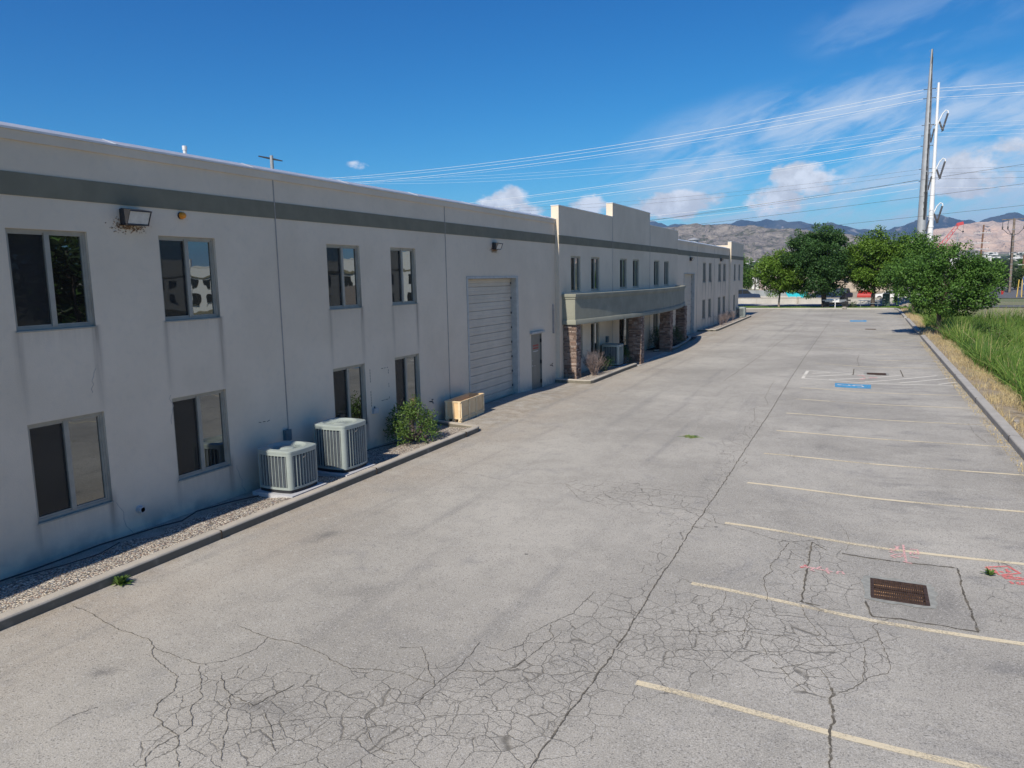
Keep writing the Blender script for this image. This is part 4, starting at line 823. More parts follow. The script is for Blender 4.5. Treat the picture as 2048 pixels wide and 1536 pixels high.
# worn sealant outline of a removed panel, and three scuffs
q = MB(); rr = random.Random(4)
for a, b_, c_, d_ in ((15.3, 15.31, 1.05, 2.02), (16.1, 16.11, 1.15, 1.98), (15.8, 16.1, 1.96, 1.97), (15.75, 16.1, 1.13, 1.14)):
    n = 14
    for k in range(n):
        if rr.random() < .62: q.box(WX, WX + .003, a + (b_ - a) * k / n if b_ - a > .1 else a, a + (b_ - a) * (k + .8) / n if b_ - a > .1 else b_ + .004, c_ + (d_ - c_) * k / n if d_ - c_ > .1 else c_, c_ + (d_ - c_) * (k + .8) / n if d_ - c_ > .1 else d_ + .004)
for k in range(3): q.obox((WX + .002, 11.45 + .12 * k, 1.36 - .005 * k), (.002, 0, 0), (0, .035, -.012 + .01 * k), (0, 0, .006))
q.build('wall_scuffs', 'dark_metal', B, BO)
# hairline cracks in the stucco
q = MB(); rr = random.Random(12)
for y, z, dy_, n in ((8.08, .62, .02, 12), (7.95, 2.9, -.02, 6), (10.75, .62, .015, 9), (9.33, 2.25, -.01, 8)):
    p_ = Vector((WX + .002, y, z))
    for k in range(n): e = p_ + Vector((0, rr.uniform(-.03, .05) + dy_, -.065)); q.obox((p_ + e) / 2, (.0015, 0, 0), (0, .004, 0), (e - p_) / 2); p_ = e
q.build('wall_cracks', 'joint', B, BO)
# roof things
t_ = thing('roof_vent', 'round galvanised vent with a cap on the roof near the far end', 'roof vent', (-12.7, 62, 6.1)); q = MB(); q.lathe((0, 0, 0), [(.38, 0), (.38, .85)], 20); q.build('stack', 'galv', t_, smooth=True); q = MB(); q.lathe((0, 0, .93), [(0, .16), (.5, .0), (.5, -.04), (0, -.03)], 20)
for k in range(4): q.tube([(.33 * cos(k * pi / 2), .33 * sin(k * pi / 2), .8), (.36 * cos(k * pi / 2), .36 * sin(k * pi / 2), .95)], .015, 5)
q.build('cap', 'galv', t_)
t_ = thing('roof_pipe', 'thin white pipe standing up behind the parapet on the left', 'pipe', (-12.2, 11.0, 6.1)); q = MB(); q.tube([(0, 0, 0), (0, 0, .75)], .035, 8); q.build('pipe', 'white_metal', t_); q = MB(); q.tube([(0, 0, .72), (0, 0, .8)], .045, 8); q.build('cap', 'white_metal', t_)
# ---------------------------------------------------------------- air conditioners
def rsq(h, r, bulge, n=6, off=0.):   # rounded square outline, slightly bowed sides
    pts = []
    for k in range(4):
        a0 = k * pi / 2; c_ = Vector((cos(a0 + pi / 4), sin(a0 + pi / 4))) * (h - r) * math.sqrt(2)
        for j in range(n + 1): a = a0 + j / n * pi / 2; pts.append((c_.x + (r + off) * cos(a), c_.y + (r + off) * sin(a)))
        s0 = Vector(pts[-1]); a1 = (k + 1) * pi / 2; c2 = Vector((cos(a1 + pi / 4), sin(a1 + pi / 4))) * (h - r) * math.sqrt(2); s1_ = Vector((c2.x + (r + off) * cos(a1), c2.y + (r + off) * sin(a1))); nn = Vector((cos(a1), sin(a1)))
        for j in range(1, 8): f = j / 8; p_ = s0.lerp(s1_, f) + nn * bulge * 4 * f * (1 - f); pts.append((p_.x, p_.y))
    return pts
def ring(q, pts, z0, z1):
    i = len(q.v); n = len(pts)
    for z in (z0, z1): q.v += [(a, b_, z) for a, b_ in pts]
    for j in range(n): q.f.append((i + j, i + (j + 1) % n, i + n + (j + 1) % n, i + n + j)); q.a.append(q.tn)
def lid(q, pts, z): i = len(q.v); q.v += [(a, b_, z) for a, b_ in pts]; q.f.append(tuple(range(i, i + len(pts)))); q.a.append(0)
def annul(q, p0, z0, p1, z1):
    i = len(q.v); n = len(p0); q.v += [(a, b_, z0) for a, b_ in p0] + [(a, b_, z1) for a, b_ in p1]
    for j in range(n): q.f.append((i + j, i + (j + 1) % n, i + n + (j + 1) % n, i + n + j)); q.a.append(0)
def aircon(loc, s, H, label, badge=True):
    t_ = thing('air_conditioner', label, 'air conditioner', loc, group='outdoor air conditioning units'); h = .425 * s; r = .085 * s; bl = .035 * s
    q = MB(); ring(q, rsq(h, r, bl, off=-.02), 0, .07); lid(q, rsq(h, r, bl, off=-.02), .07); q.build('base', 'ac_base', t_, fix=False)
    z0, z1 = .11, H - .10
    q = MB(); ring(q, rsq(h, r, bl, off=-.035), .06, H - .05); q.build('coil', 'ac_fin', t_, fix=False, smooth=True)
    o_ = rsq(h, r, bl); q = MB()
    ring(q, o_, .065, z0); annul(q, o_, z0, rsq(h, r, bl, off=-.035), z0); ring(q, o_, z1, H - .03); annul(q, rsq(h, r, bl, off=-.035), z1, o_, z1); annul(q, o_, .065, rsq(h, r, bl, off=-.035), .065)
    n = len(o_); per_ = 7 + 7  # points per side
    for k in range(4):   # corner posts
        s_ = k * 14; idx = [(s_ + j) % n for j in range(0, 7)]; extra_ = idx
        i = len(q.v)
        for z in (z0, z1): q.v += [(o_[j][0], o_[j][1], z) for j in extra_]
        m_ = len(extra_)
        for j in range(m_ - 1): q.f.append((i + j, i + j + 1, i + m_ + j + 1, i + m_ + j)); q.a.append(0)
    q.build('cabinet', 'ac_paint', t_, fix=False, smooth=True)
    q = MB(); q2 = MB()    # upright slats with slanted louvres between them
    for k in range(4):
        a1 = (k + 1) * pi / 2; nn = Vector((cos(a1), sin(a1), 0)); tt = Vector((-sin(a1), cos(a1), 0)); L = 2 * (h - r) - .04
        ns = 8
        for j in range(ns + 1):
            u_ = -L / 2 + L * j / ns; f = (u_ + L / 2) / L; dd = h + bl * 4 * f * (1 - f) * .95
            c_ = nn * (dd - .014) + tt * u_; q.obox((c_.x, c_.y, (z0 + z1) / 2), nn * .016, tt * .006, (0, 0, (z1 - z0) / 2))
            if j < ns:
                zz = z0 + .02
                while zz < z1 - .03:
                    c_ = nn * (dd - .022) + tt * (u_ + L / ns / 2); q2.obox((c_.x, c_.y, zz), nn * .004, tt * (L / ns / 2 - .006) + Vector((0, 0, .012)), (0, 0, .0035)); zz += .019
    q.build('slats', 'ac_paint', t_, fix=False); q2.build('louvres', 'ac_louvre', t_, fix=False)
    q = MB(); outer = rsq(h, r, bl, off=.004); n = len(outer); ci = [(.40 * s * cos(2 * pi * j / n + .0), .40 * s * sin(2 * pi * j / n)) for j in range(n)]
    an0 = math.atan2(outer[0][1], outer[0][0]); ci = [(.375 * s * cos(math.atan2(b_, a)), .375 * s * sin(math.atan2(b_, a))) for a, b_ in outer]
    ci2 = [(a * .9, b_ * .9) for a, b_ in ci]; ci3 = [(a * .45, b_ * .45) for a, b_ in ci]
    ring(q, outer, H - .05, H - .012); annul(q, outer, H - .012, rsq(h, r, bl, off=-.012), H); annul(q, rsq(h, r, bl, off=-.012), H, ci, H + .012); annul(q, ci, H + .012, ci2, H - .01); annul(q, ci2, H - .01, ci3, H - .10)
    q.build('top', 'ac_paint', t_, fix=False, smooth=True)
    q = MB()
    for k in range(46): a = k * 2 * pi / 46; q.obox((.25 * s * cos(a), .25 * s * sin(a), H - .045), Vector((cos(a), sin(a), .32)) * .09 * s, Vector((-sin(a), cos(a), 0)) * .003, (0, 0, .004))
    q.build('fan_guard', 'ac_paint', t_, fix=False)
    q = MB(); q.lathe((0, 0, 0), [(.17 * s, H - .075), (.15 * s, H - .05), (.13 * s, H - .035), (.12 * s, H - .028), (.0, H - .026)], 24); q.build('fan_hub', 'ac_paint', t_, smooth=True)
    q = MB(); q.tube([(-h - .02, .1, .35), (-h - .12, .1, .36), (-h - .2, .12, .5), (-h - .36 * s, .12, .52)], .022, 7); q.tube([(-h - .02, .16, .30), (-h - .1, .17, .28), (-h - .22, .2, .12), (-h - .36, .2, .05)], .012, 6); q.build('refrigerant_line', 'rubber', t_, smooth=True)
    if badge: q = MB(); q.obox((h + bl * .9 + .012, -.04, H - .16), (.004, 0, 0), (0, .045, .012), (0, 0, .006)); q.obox((h + bl * .9 + .016, -.075, H - .168), (.004, 0, 0), (0, .018, 0), (0, 0, .014)); q.build('badge', 'steel', t_)
    return t_
aircon((-10.37, 11.32, .115), 1., .84, 'low square grey-green air conditioner nearest the camera on the gravel bed')
aircon((-10.36, 13.0, .115), 1., 1.03, 'taller air conditioner behind the low one on the gravel bed')
aircon((-10.45, 33.15, .12), .98, .98, 'air conditioner in the shade under the curved canopy')
aircon((-10.6, 74.0, .1), 1., .95, 'small distant air conditioner by the far corner of the warehouse', False)
for k, (x, y, lb) in enumerate(((-10.34, 11.3, 'concrete pad under the nearest air conditioner'), (-10.33, 12.98, 'concrete pad under the taller air conditioner'), (-10.45, 33.15, 'concrete pad under the air conditioner below the canopy'), (-10.6, 74., 'concrete pad under the farthest air conditioner'))):
    q = MB(); q.box(x - .5, x + .52, y - .52, y + .52, .03, .112 if k < 3 else .1); bpy_o = tag(q.build('equipment_pad', 'pad', org=(x, y, .03), loc=(x, y, .03)), lb, 'concrete pad')
def hose(name, pts, r, lb, mat='rubber'):
    q = MB(); P_ = []
    for k in range(len(pts) - 1):
        for j in range(6): f = j / 6; P_.append(tuple(pts[k][i] + (pts[k + 1][i] - pts[k][i]) * f for i in range(3)))
    P_.append(pts[-1]); tag(q.tube(P_, r, 6).build(name, mat, smooth=True), lb, 'hose')
hose('irrigation_hose', [(-11.05, 5.5, .06), (-10.98, 6.4, .06), (-11.0, 7.6, .07), (-10.9, 8.6, .06), (-10.75, 9.0, .07), (-10.95, 9.5, .07), (-10.8, 10.2, .07), (-10.6, 10.7, .07)], .012, 'black irrigation hose along the wall in the gravel bed, left of the air conditioners')
hose('irrigation_hose', [(-10.9, 6.2, .06), (-10.7, 6.8, .07), (-10.6, 7.3, .08), (-10.8, 7.8, .07)], .008, 'short loose loop of thin black hose on the near gravel')
hose('irrigation_hose', [(-10.85, 14.0, .08), (-10.9, 14.8, .08), (-10.75, 15.6, .08), (-10.6, 16.1, .08)], .01, 'black hose on the gravel between the tall air conditioner and the leafy shrub')
# ---------------------------------------------------------------- crate
t_ = thing('wooden_crate', 'open wooden crate with upright battens standing at the end of the kerb', 'crate', (-10.70, 19.35, .09)); t_.rotation_euler = (0, 0, RD(3)); hx, hy, hz = .235, .80, .62
q = MB()
for sx in (-1, 1): q.box(sx * hx - .008, sx * hx + .008, -hy, hy, .09, hz)
for sy in (-1, 1): q.box(-hx, hx, sy * hy - .008, sy * hy + .008, .09, hz)
q.box(-hx, hx, -hy, hy, .09, .105); q.build('panel', 'ply', t_)
q = MB()
for sx in (-1, 1):
    e = sx * (hx + .02)
    for yy in (-hy + .035, -hy * .32, hy * .32, hy - .035): q.box(e - .012, e + .012, yy - .035, yy + .035, .0 if abs(yy) < .7 else .06, hz + .001)
    for z in (.10, hz - .035): q.box(e - .011, e + .011, -hy, hy, z, z + .034)
for sy in (-1, 1):
    e = sy * (hy + .02)
    for xx in (-hx + .03, 0, hx - .03): q.box(xx - .03, xx + .03, e - .0125, e + .0125, .05, hz + .002)
    for z in (.10, hz - .034): q.box(-hx - .03, hx + .03, e - .0115, e + .0115, z, z + .034)
q.build('battens', 'batten', t_)
q = MB()
for xx in (-.2, 0, .2): q.box(xx - .045, xx + .045, -hy, hy, 0, .085)
q.build('skid', 'batten', t_)
# ---------------------------------------------------------------- foliage
def leaves(n, cen, rad, size, rng, flat=.25, asp=.45, shell=.0):
    # small folded leaf faces scattered through an ellipsoid clump
    d_ = rng.normal(size=(n, 3)); d_ /= np.linalg.norm(d_, axis=1)[:, None]; rr_ = rng.random(n) ** (1 / 3.) * (1 - shell) + shell
    c_ = np.asarray(cen) + d_ * rr_[:, None] * np.asarray(rad)
    a = rng.normal(size=(n, 3)); a[:, 2] *= .7; a += d_ * .7; a /= np.linalg.norm(a, axis=1)[:, None]
    up = d_ * .8 + np.array([0, 0, 1.2]) + rng.normal(size=(n, 3)) * .55; b_ = np.cross(a, up); b_ /= np.linalg.norm(b_, axis=1)[:, None] + 1e-9
    L = size * rng.uniform(.6, 1.3, n)[:, None]; W = L * asp; nm = np.cross(b_, a) * L * .12
    V = np.stack([c_, c_ + a * L * .5 + b_ * W * .5 + nm, c_ + a * L, c_ + a * L * .5 - b_ * W * .5 + nm], 1).reshape(-1, 3)
    F = np.arange(n * 4).reshape(n, 4); return V, F
def crown(rng, clumps, per, size, asp=.5):
    Vs, Fs, Ts = [], [], []; k = 0
    for c_, r_, t0 in clumps:
        n = max(8, int(per * (r_[0] * r_[1] * r_[2]) ** (2 / 3.))); V, F = leaves(n, c_, r_, size, rng, asp=asp, shell=.35)
        Vs.append(V); Fs.append(F + k); k += len(V); Ts.append(np.repeat(np.clip(t0 + rng.normal(0, .16, n), 0, 1), 4))
    return np.concatenate(Vs), np.concatenate(Fs), np.concatenate(Ts)
def tree(name, label, x, y, h, cx, w_, cz0, seed, mat='leaf_mid', nclump=60, per=900, size=.16, trunk_r=.16, cr=.85, kind='round', bark='bark', group=None, lean=0., z0=0., dpt=None, forks=7):
    rng = np.random.default_rng(seed); rr = random.Random(seed); t_ = thing(name, label, 'tree', (x, y, z0), group=group)
    cx -= x; H = h - cz0; dpt = dpt or w_; clumps = []; ends = []
    ctr = Vector((cx, 0, cz0 + H * .5))
    for k in range(nclump):
        while True:
            v = Vector((rng.uniform(-1, 1), rng.uniform(-1, 1), rng.uniform(-1, 1)))
            if .32 < v.length < 1: break
        f = 1.0
        if kind == 'spire': f = 1 - .55 * max(0, v.z)
        if kind == 'vase': f = 1 + .2 * v.z
        p_ = ctr + Vector((v.x * w_ * .5 * f * .86, v.y * dpt * .5 * f * .86, v.z * H * .5 * .88)); rd_ = cr * rng.uniform(.55, 1.25)
        clumps.append((tuple(p_), (rd_ * rng.uniform(.9, 1.4), rd_ * rng.uniform(.9, 1.4), rd_ * rng.uniform(.5, .8)), rng.uniform(.25, .75))); ends.append(p_)
    q = MB(); top = Vector((cx * .25, 0, cz0 + .15 * H)); q.tube([(0, 0, -.15), (lean * .3, 0, cz0 * .5), tuple(top)], [trunk_r * 1.25, trunk_r, trunk_r * .85], 9)
    hub = Vector((cx * .7, 0, cz0 + .5 * H)); q.tube([tuple(top), tuple((top + hub) / 2 + Vector((rr.uniform(-.2, .2), rr.uniform(-.2, .2), 0))), tuple(hub), (ctr.x, 0, cz0 + H * .85)], [trunk_r * .85, trunk_r * .6, trunk_r * .4, .02], 7)
    for k in range(min(len(ends), 34)):
        e = ends[k]; s_ = top.lerp(hub, rr.uniform(0, 1.)); md = s_.lerp(e, .5) + Vector((rr.uniform(-.2, .2), rr.uniform(-.2, .2), rr.uniform(0, .35))); q.tube([tuple(s_), tuple(md), tuple(e)], [trunk_r * .3, trunk_r * .17, .012], 5, cap=False)
    q.build('trunk', bark, t_, smooth=True)
    for k in range(int(nclump * .55)):   # ragged outer sprays
        a = rng.uniform(0, 2 * pi); el_ = rng.uniform(-.5, 1.5); r = rng.uniform(.92, 1.1); p_ = ctr + Vector((cos(a) * cos(el_) * w_ * .5 * r, sin(a) * cos(el_) * dpt * .5 * r, sin(el_) * H * .5 * r)); rs = cr * rng.uniform(.22, .42)
        clumps.append((tuple(p_), (rs, rs, rs * rng.uniform(.8, 1.8)), rng.uniform(.4, .95)))
    V, F, T = crown(rng, clumps, per, size); npmesh('crown', mat, V, F, T, t_); return t_
tree('shade_tree', 'broad leafy tree leaning over the right kerb, nearest the camera', 4.35, 55.8, 5.6, 4.85, 5.9, 1.1, 3, 'leaf_mid', 105, 900, .17, .15, .62, lean=.5, dpt=5.2)
tree('shade_tree', 'smaller bent tree behind the nearest one along the right kerb', 4.4, 80., 5.5, 3.6, 4.6, 1.7, 5, 'leaf_mid', 55, 600, .19, .13, .62, lean=-.5)
tree('shade_tree', 'tall dense dark green tree behind the trailer at the end of the lot', -4.2, 95.3, 9.3, -4.9, 8.2, 1.2, 7, 'leaf_dark', 140, 520, .24, .30, .95, 'round', dpt=7)
tree('shade_tree', 'wide feathery tree over the metal picnic table', .96, 96.1, 8.7, 1.2, 8.4, 1.4, 9, 'leaf_bright', 120, 480, .24, .22, .85, 'vase', dpt=6.5)
tree('shade_tree', 'slim young light green tree with a thin pale trunk', -9.3, 96., 6.8, -8.9, 7.0, 1.4, 11, 'leaf_bright', 90, 460, .24, .11, .8, bark='pale_bark')
tree('shade_tree', 'tree partly hidden by the far corner of the warehouse', -15.3, 100., 6.6, -15.2, 5.2, 1.4, 13, 'leaf_mid', 52, 430, .23, .14, .75, bark='pale_bark')
tree('shade_tree', 'spreading tree between the picnic table and the right kerb', 5.2, 97, 8.2, 4.8, 7.4, 1.5, 15, 'leaf_mid', 95, 430, .24, .18, .8)
# leafy shrub and bare shrubs
def shrub(label, x, y, z, w_, h, seed, mat='leaf_bush', n=40, size=.07, per=1500, cr=.17):
    rng = np.random.default_rng(seed); t_ = thing('shrub', label, 'shrub', (x, y, z)); cl = []; q = MB()
    for k in range(n):
        a = rng.uniform(0, 2 * pi); el_ = rng.uniform(.1, 1.45); r = rng.uniform(.6, 1.); p_ = (cos(a) * cos(el_) * w_ / 2 * r, sin(a) * cos(el_) * w_ / 2 * r, .12 + sin(el_) * h * .86 * r)
        cl.append((p_, (cr * rng.uniform(.5, 1.1),) * 2 + (cr * rng.uniform(.7, 1.3),), rng.uniform(.2, .8))); q.tube([(p_[0] * .1, p_[1] * .1, 0), (p_[0] * .6, p_[1] * .6, p_[2] * .5), p_], [.012, .008, .003], 5, cap=False)
    q.build('stems', 'twig', t_); V, F, T = crown(rng, cl, per, size, .32); npmesh('leaves', mat, V, F, T, t_); return t_
shrub('leafy green shrub in the gravel bed beside the wooden crate', -10.42, 16.05, .08, 1.35, 1.1, 21, n=85, per=1800, cr=.17, size=.085)
shrub('dark low shrub beside the bare shrub under the canopy', -10.2, 31.3, .08, 1.1, .6, 22, 'leaf_dark', 40, .07, 1300, .16)
shrub('dark shrub between the air conditioner and the second stone column', -10.2, 34.1 - .2, .08, .8, .75, 23, 'leaf_dark', 40, .07, 1300, .16)
shrub('round dark shrub left of the third stone column under the canopy', -10.5, 41.8, .07, 1.3, 1.25, 24, 'leaf_dark', 60, .07, 1300, .2)
shrub('round dark shrub between the last two stone columns', -10.2, 44.2, .07, 1.4, 1.2, 25, 'leaf_dark', 60, .07, 1300, .2)
def bare(label, x, y, z, w_, h, seed, n=60):
    rr = random.Random(seed); q = MB()
    def br(p_, d_, L, r, dep):
        pts = [p_]; 
        for k in range(3): d_ = (d_ + Vector((rr.uniform(-.25, .25), rr.uniform(-.25, .25), rr.uniform(-.08, .18)))).normalized(); p_ = p_ + d_ * L / 3; pts.append(p_)
        q.tube([tuple(e) for e in pts], [r, r * .85, r * .7, r * .5], 4, cap=False)
        if dep:
            for k in range(3): br(pts[rr.choice((1, 2, 3))], (d_ + Vector((rr.uniform(-.8, .8), rr.uniform(-.8, .8), rr.uniform(-.3, .5)))).normalized(), L * .62, r * .6, dep - 1)
    for k in range(n): a = rr.uniform(0, 2 * pi); sp = rr.uniform(.1, 1.) * w_ / h; br(Vector((cos(a) * .06, sin(a) * .06, 0)), Vector((cos(a) * sp, sin(a) * sp, 1)).normalized(), h * .55, .009, 3)
    o = q.build('bare_shrub', 'twig', loc=(x, y, z), fix=False); return tag(o, label, 'shrub')
bare('bare twiggy shrub beside the nearest stone column', -10.15, 29.6, .08, .62, 1.0, 31, 34)
for k, (x, y, s_, lb) in enumerate(((-10.5, 62.5, .9, 'nearest bare shrub in the far gravel bed'), (-10.6, 65.5, 1., 'middle bare shrub in the far gravel bed'), (-10.6, 69.0, .9, 'bare shrub just before the distant air conditioner'), (-10.8, 76.4, .8, 'bare shrub at the far corner of the warehouse'))): bare(lb, x, y, .08, .7, s_, 40 + k, 22)
# weeds
def weed(label, x, y, r, seed, n=60, z=.0):
    rng = np.random.default_rng(seed); V = []; T = []
    for k in range(n):
        a = rng.uniform(0, 2 * pi); L = r * rng.uniform(.5, 1.2); w_ = .012 + r * .05; el_ = rng.uniform(.2, 1.3); b0 = np.array([rng.normal() * r * .15, rng.normal() * r * .15, 0]); d_ = np.array([cos(a) * cos(el_), sin(a) * cos(el_), sin(el_)]); sd = np.array([-sin(a), cos(a), 0]) * w_
        V += [b0 - sd * .4, b0 + sd * .4, b0 + d_ * L * .6 + sd, b0 + d_ * L * .6 - sd]; V += [b0 + d_ * L * .6 - sd, b0 + d_ * L * .6 + sd, b0 + d_ * L - np.array([0, 0, L * .1]) + sd * .1, b0 + d_ * L - np.array([0, 0, L * .1]) - sd * .1]; T += [rng.random()] * 8
    o = npmesh('weed', 'leaf_bush', np.array(V), np.arange(len(V)).reshape(-1, 4), T, loc=(x, y, z)); return tag(o, label, 'weed')
weed('small green weed growing at the foot of the near kerb', -9.42, 6.75, .17, 51, 70)
weed('tuft of weeds in the pavement crack near the right edge', 1.78, 11.95, .10, 52, 40, -.08)
weed('flat patch of dry weeds in the middle of the drive', -3.95, 19.3, .3, 53, 90)
wd_ = bpy.data.objects[-1] if False else [o for o in C.objects if o.get('label', '').startswith('flat patch of dry')][0]; wd_.scale = (1, 1.2, .22); wd_.data.materials[0] = MT['reed']; wd_.scale = (.9, .8, .05)
# ---------------------------------------------------------------- verge, straw and reeds
def blades(name, mat, n, xr, yr, zf, L, wd, seed, lean=.35, mask=None, tint=(0, 1), seg_=3):
    rng = np.random.default_rng(seed); x = rng.uniform(*xr, n); y = rng.uniform(*yr, n)
    if mask is not None: k = mask(x, y, rng); x, y = x[k], y[k]; n = len(x)
    z = zf(x, y) - .03; cl = fbm(x * .7, y * .7, 3, seed); Ln = L * rng.uniform(.6, 1.2, n) * (.3 + 1.3 * cl); a = rng.uniform(0, 2 * pi, n); th = rng.normal(0, lean, n); w_ = wd * rng.uniform(.6, 1.4, n)
    fa = rng.uniform(0, 2 * pi, n); sx, sy = np.cos(fa) * w_ / 2, np.sin(fa) * w_ / 2; rows = []
    for k in range(seg_ + 1):
        t_ = k / seg_; off = np.abs(np.sin(th)) * Ln * t_ ** 1.8; px_ = x + np.cos(a) * off; py_ = y + np.sin(a) * off; pz_ = z + Ln * (t_ - .25 * np.abs(th) * t_ ** 2.2); tp = 1 - .88 * t_ ** 2
        rows.append(np.stack([px_ - sx * tp, py_ - sy * tp, pz_], 1)); rows.append(np.stack([px_ + sx * tp, py_ + sy * tp, pz_], 1))
    V = np.stack(rows, 1).reshape(-1, 3); m_ = (seg_ + 1) * 2; base = np.arange(n)[:, None] * m_
    F = np.concatenate([base + np.array([2 * k, 2 * k + 1, 2 * k + 3, 2 * k + 2]) for k in range(seg_)], 0)
    tt = np.clip(tint[0] + (tint[1] - tint[0]) * np.clip(cl * .7 + rng.normal(0, .18, n), 0, 1), 0, 1); tt = np.where(rng.random(n) < .035, 1., tt)
    return npmesh(name, mat, V, F, np.repeat(tt, m_))
for k, (x, y, w_, h_, lb) in enumerate(((6.6, 47.5, 2.0, 1.5, 'dark bush under the right side of the nearest leaning tree'), (6.9, 50.5, 2.4, 2.0, 'larger bush among the reeds behind the nearest leaning tree'), (5.1, 66, 1.6, 1.3, 'green bush by the kerb between the two leaning trees'), (5.6, 42.5, 1.1, .8, 'small bush at the edge of the reeds in front of the leaning tree'))): shrub(lb, x, y, float(gterr(np.array([x]), np.array([y]))[0]) - .1, w_, h_ + .6, 80 + k, 'leaf_mid', 60, .13, 260, .34)
for k, (x, y, w_, h_) in enumerate(((5.6, 26, .9, .7), (5.9, 31.5, 1.1, 1.), (6.2, 36, 1., .9), (7.4, 33, 1.3, 1.4), (7.6, 41, 1.4, 1.5), (8.6, 46.5, 1.6, 1.6), (7.9, 55, 2.2, 1.9))): shrub('leafy weed clump among the reeds, %s counted from the camera' % ordn[k], x, y, float(gterr(np.array([x]), np.array([y]))[0]) - .05, w_, h_ + .35, 180 + k, ('leaf_bush', 'leaf_mid')[k % 2], 34, .11, 380, .24)
edge = lambda y: 4.75 + .25 * np.sin(y * .45) + .2 * np.sin(y * 1.3 + 1)
rd2 = blades('reeds', 'straw', 5000, (4.3, 14), (17, 60), lambda x, y: gterr(x, y), 1.5, .03, 66, .8, lambda x, y, r: (x > edge(y) + .2) & (x < .16 * y + 7) & (fbm(x * .8, y * .8, 3, 31) > .5), (0, 1)); tag(rd2, kind='stuff')
rd_ = blades('reeds', 'reed', 125000, (4.3, 16), (17, 66), lambda x, y: gterr(x, y), 1.55, .036, 61, .7, lambda x, y, r: (x > edge(y) + .9 * (y > 52) * (y < 58) + r.random(len(x)) ** 2 * .5) & (x < .16 * y + 7), (0, .80)); tag(rd_, kind='stuff')
st_ = blades('dry_grass', 'straw', 60000, (3.62, 6.4), (14, 92), lambda x, y: gterr(x, y), .32, .013, 62, .9, lambda x, y, r: (x < edge(y) + .7) & (fbm(x * 1.5, y * 1.5, 3, 8) > .40) & (r.random(len(x)) < .25 + (x - 3.6) * .9), (0, 1), 2); tag(st_, kind='stuff')
g2 = blades('grass', 'reed', 9000, (3.7, 8), (62, 93), lambda x, y: gterr(x, y), .7, .05, 63, .5, lambda x, y, r: (fbm(x * .6, y * .25, 3, 12) > .53) & (x > 4.2), (0, .9)); tag(g2, kind='stuff')
k_ = blades('kerb_litter', 'straw', 2600, (3.1, 3.36), (14, 50), lambda x, y: gz(x, y) + .03, .05, .015, 64, 1.2, lambda x, y, r: r.random(len(x)) < .7, (0, 1), 2); tag(k_, kind='stuff')
q = grid('verge_soil', 'straw_soil', np.arange(3.6, 7.01, .2), np.arange(-10, 93.3, .7), lambda X, Y: gterr(X, Y) + .012 + (fbm(X * 2, Y * 2, 3, 3) - .5) * .06); tag(q, kind='structure')
lw = blades('lawn_grass', 'leaf_far', 9000, (-16, 4.4), (94., 97.2), lambda x, y: 0 * x + .12, .12, .05, 65, .5, None, (.3, 1), 2); lw.data.materials[0] = MT['leaf_bright']; tag(lw, kind='stuff')
for x, y, w_, lb in ((3.9, 23.8, .35, 'small grey concrete lump in the dry grass beside the right kerb'),):
    q = MB(); q.obox((0, 0, .03), (.05, .0, .01), (0, .16, 0), (0, .0, .03)); tag(q.build('rock', 'rock', loc=(x, y, float(gterr(np.array([x]), np.array([y]))[0]))), lb, 'rock')
# ---------------------------------------------------------------- power line structures
t_ = thing('steel_transmission_pole', 'thick grey steel transmission pole, tallest in the photo', 'utility pole', (8, 140, 0)); q = MB()
q.tube([(0, 0, 0), (.02, 0, 12), (.05, 0, 22), (.08, 0, 31), (.1, 0, 38.6)], [.86, .66, .52, .38, .14], 14); q.build('pole', 'galv', t_, smooth=True)
q = MB()
for z in (9.5, 13.5, 20.2, 27.2): q.tube([(.03, 0, z), (.03, 0, z + .25)], [.84 - z * .0155] * 2, 14)
q.build('flange', 'galv', t_); q = MB(); rr = random.Random(5)
for z0_, z1_, w_ in ((12.3, 19.6, .30), (20.0, 27.0, .27), (27.4, 34.5, .22), (34.4, 38., .14)):
    z = z0_
    while z < z1_: e = rr.uniform(.5, 1.1); f = (z - z0_) / (z1_ - z0_); rad = .84 - z * .0175; q.obox((.04 + z * .002 + rad * .34, -rad * .90, z + e / 2), (rad * .56 * rr.uniform(.6, 1.) * (1 - .45 * abs(2 * f - 1)), 0, 0), (0, .08, 0), (.01, 0, e / 2)); z += e
q.build('shade_strip', 'black', t_)  # black strips standing in for the shaded side of the pole
for z in (32.6, 31.2, 27.1, 25.5, 23.9, 20.3, 18.4):
    q = MB()
    q.tube([(.2, 0, z), (-.75, .1, z + .02)], .045, 6); q.tube([(.2, 0, z - .0), (.95, -.1, z + .02)], .045, 6)
    for e in (-1, 1): q.lathe((.1 + e * .82, 0, z - .05), [(.02, 0), (.08, .03), (.02, .06), (.08, .09), (.02, .12)], 8)
    q.build('line_fitting', 'insulator', t_)
q = MB(); rr = random.Random(3)
for k in range(26): z = rr.uniform(9, 38.5); a = rr.uniform(0, 2 * pi); r = .75 - z * .0125; q.obox((cos(a) * r, sin(a) * r, z), (.06 * cos(a), .06 * sin(a), 0), (0, .02, 0), (0, 0, .02))
q.build('step_bolt', 'galv', t_)
t_ = thing('steel_transmission_pole', 'slender white steel pole with V-shaped insulators on both sides', 'utility pole', (10.62, 160, 0)); q = MB(); q.tube([(0, 0, 0), (0, 0, 14), (0, 0, 24), (-.02, 0, 37.6)], [.56, .44, .30, .19], 14); q.build('pole', 'white_pole', t_, smooth=True)
q = MB(); q.tube([(0, 0, 12.0), (0, 0, 12.3)], .52, 14); q.build('flange', 'white_pole', t_)
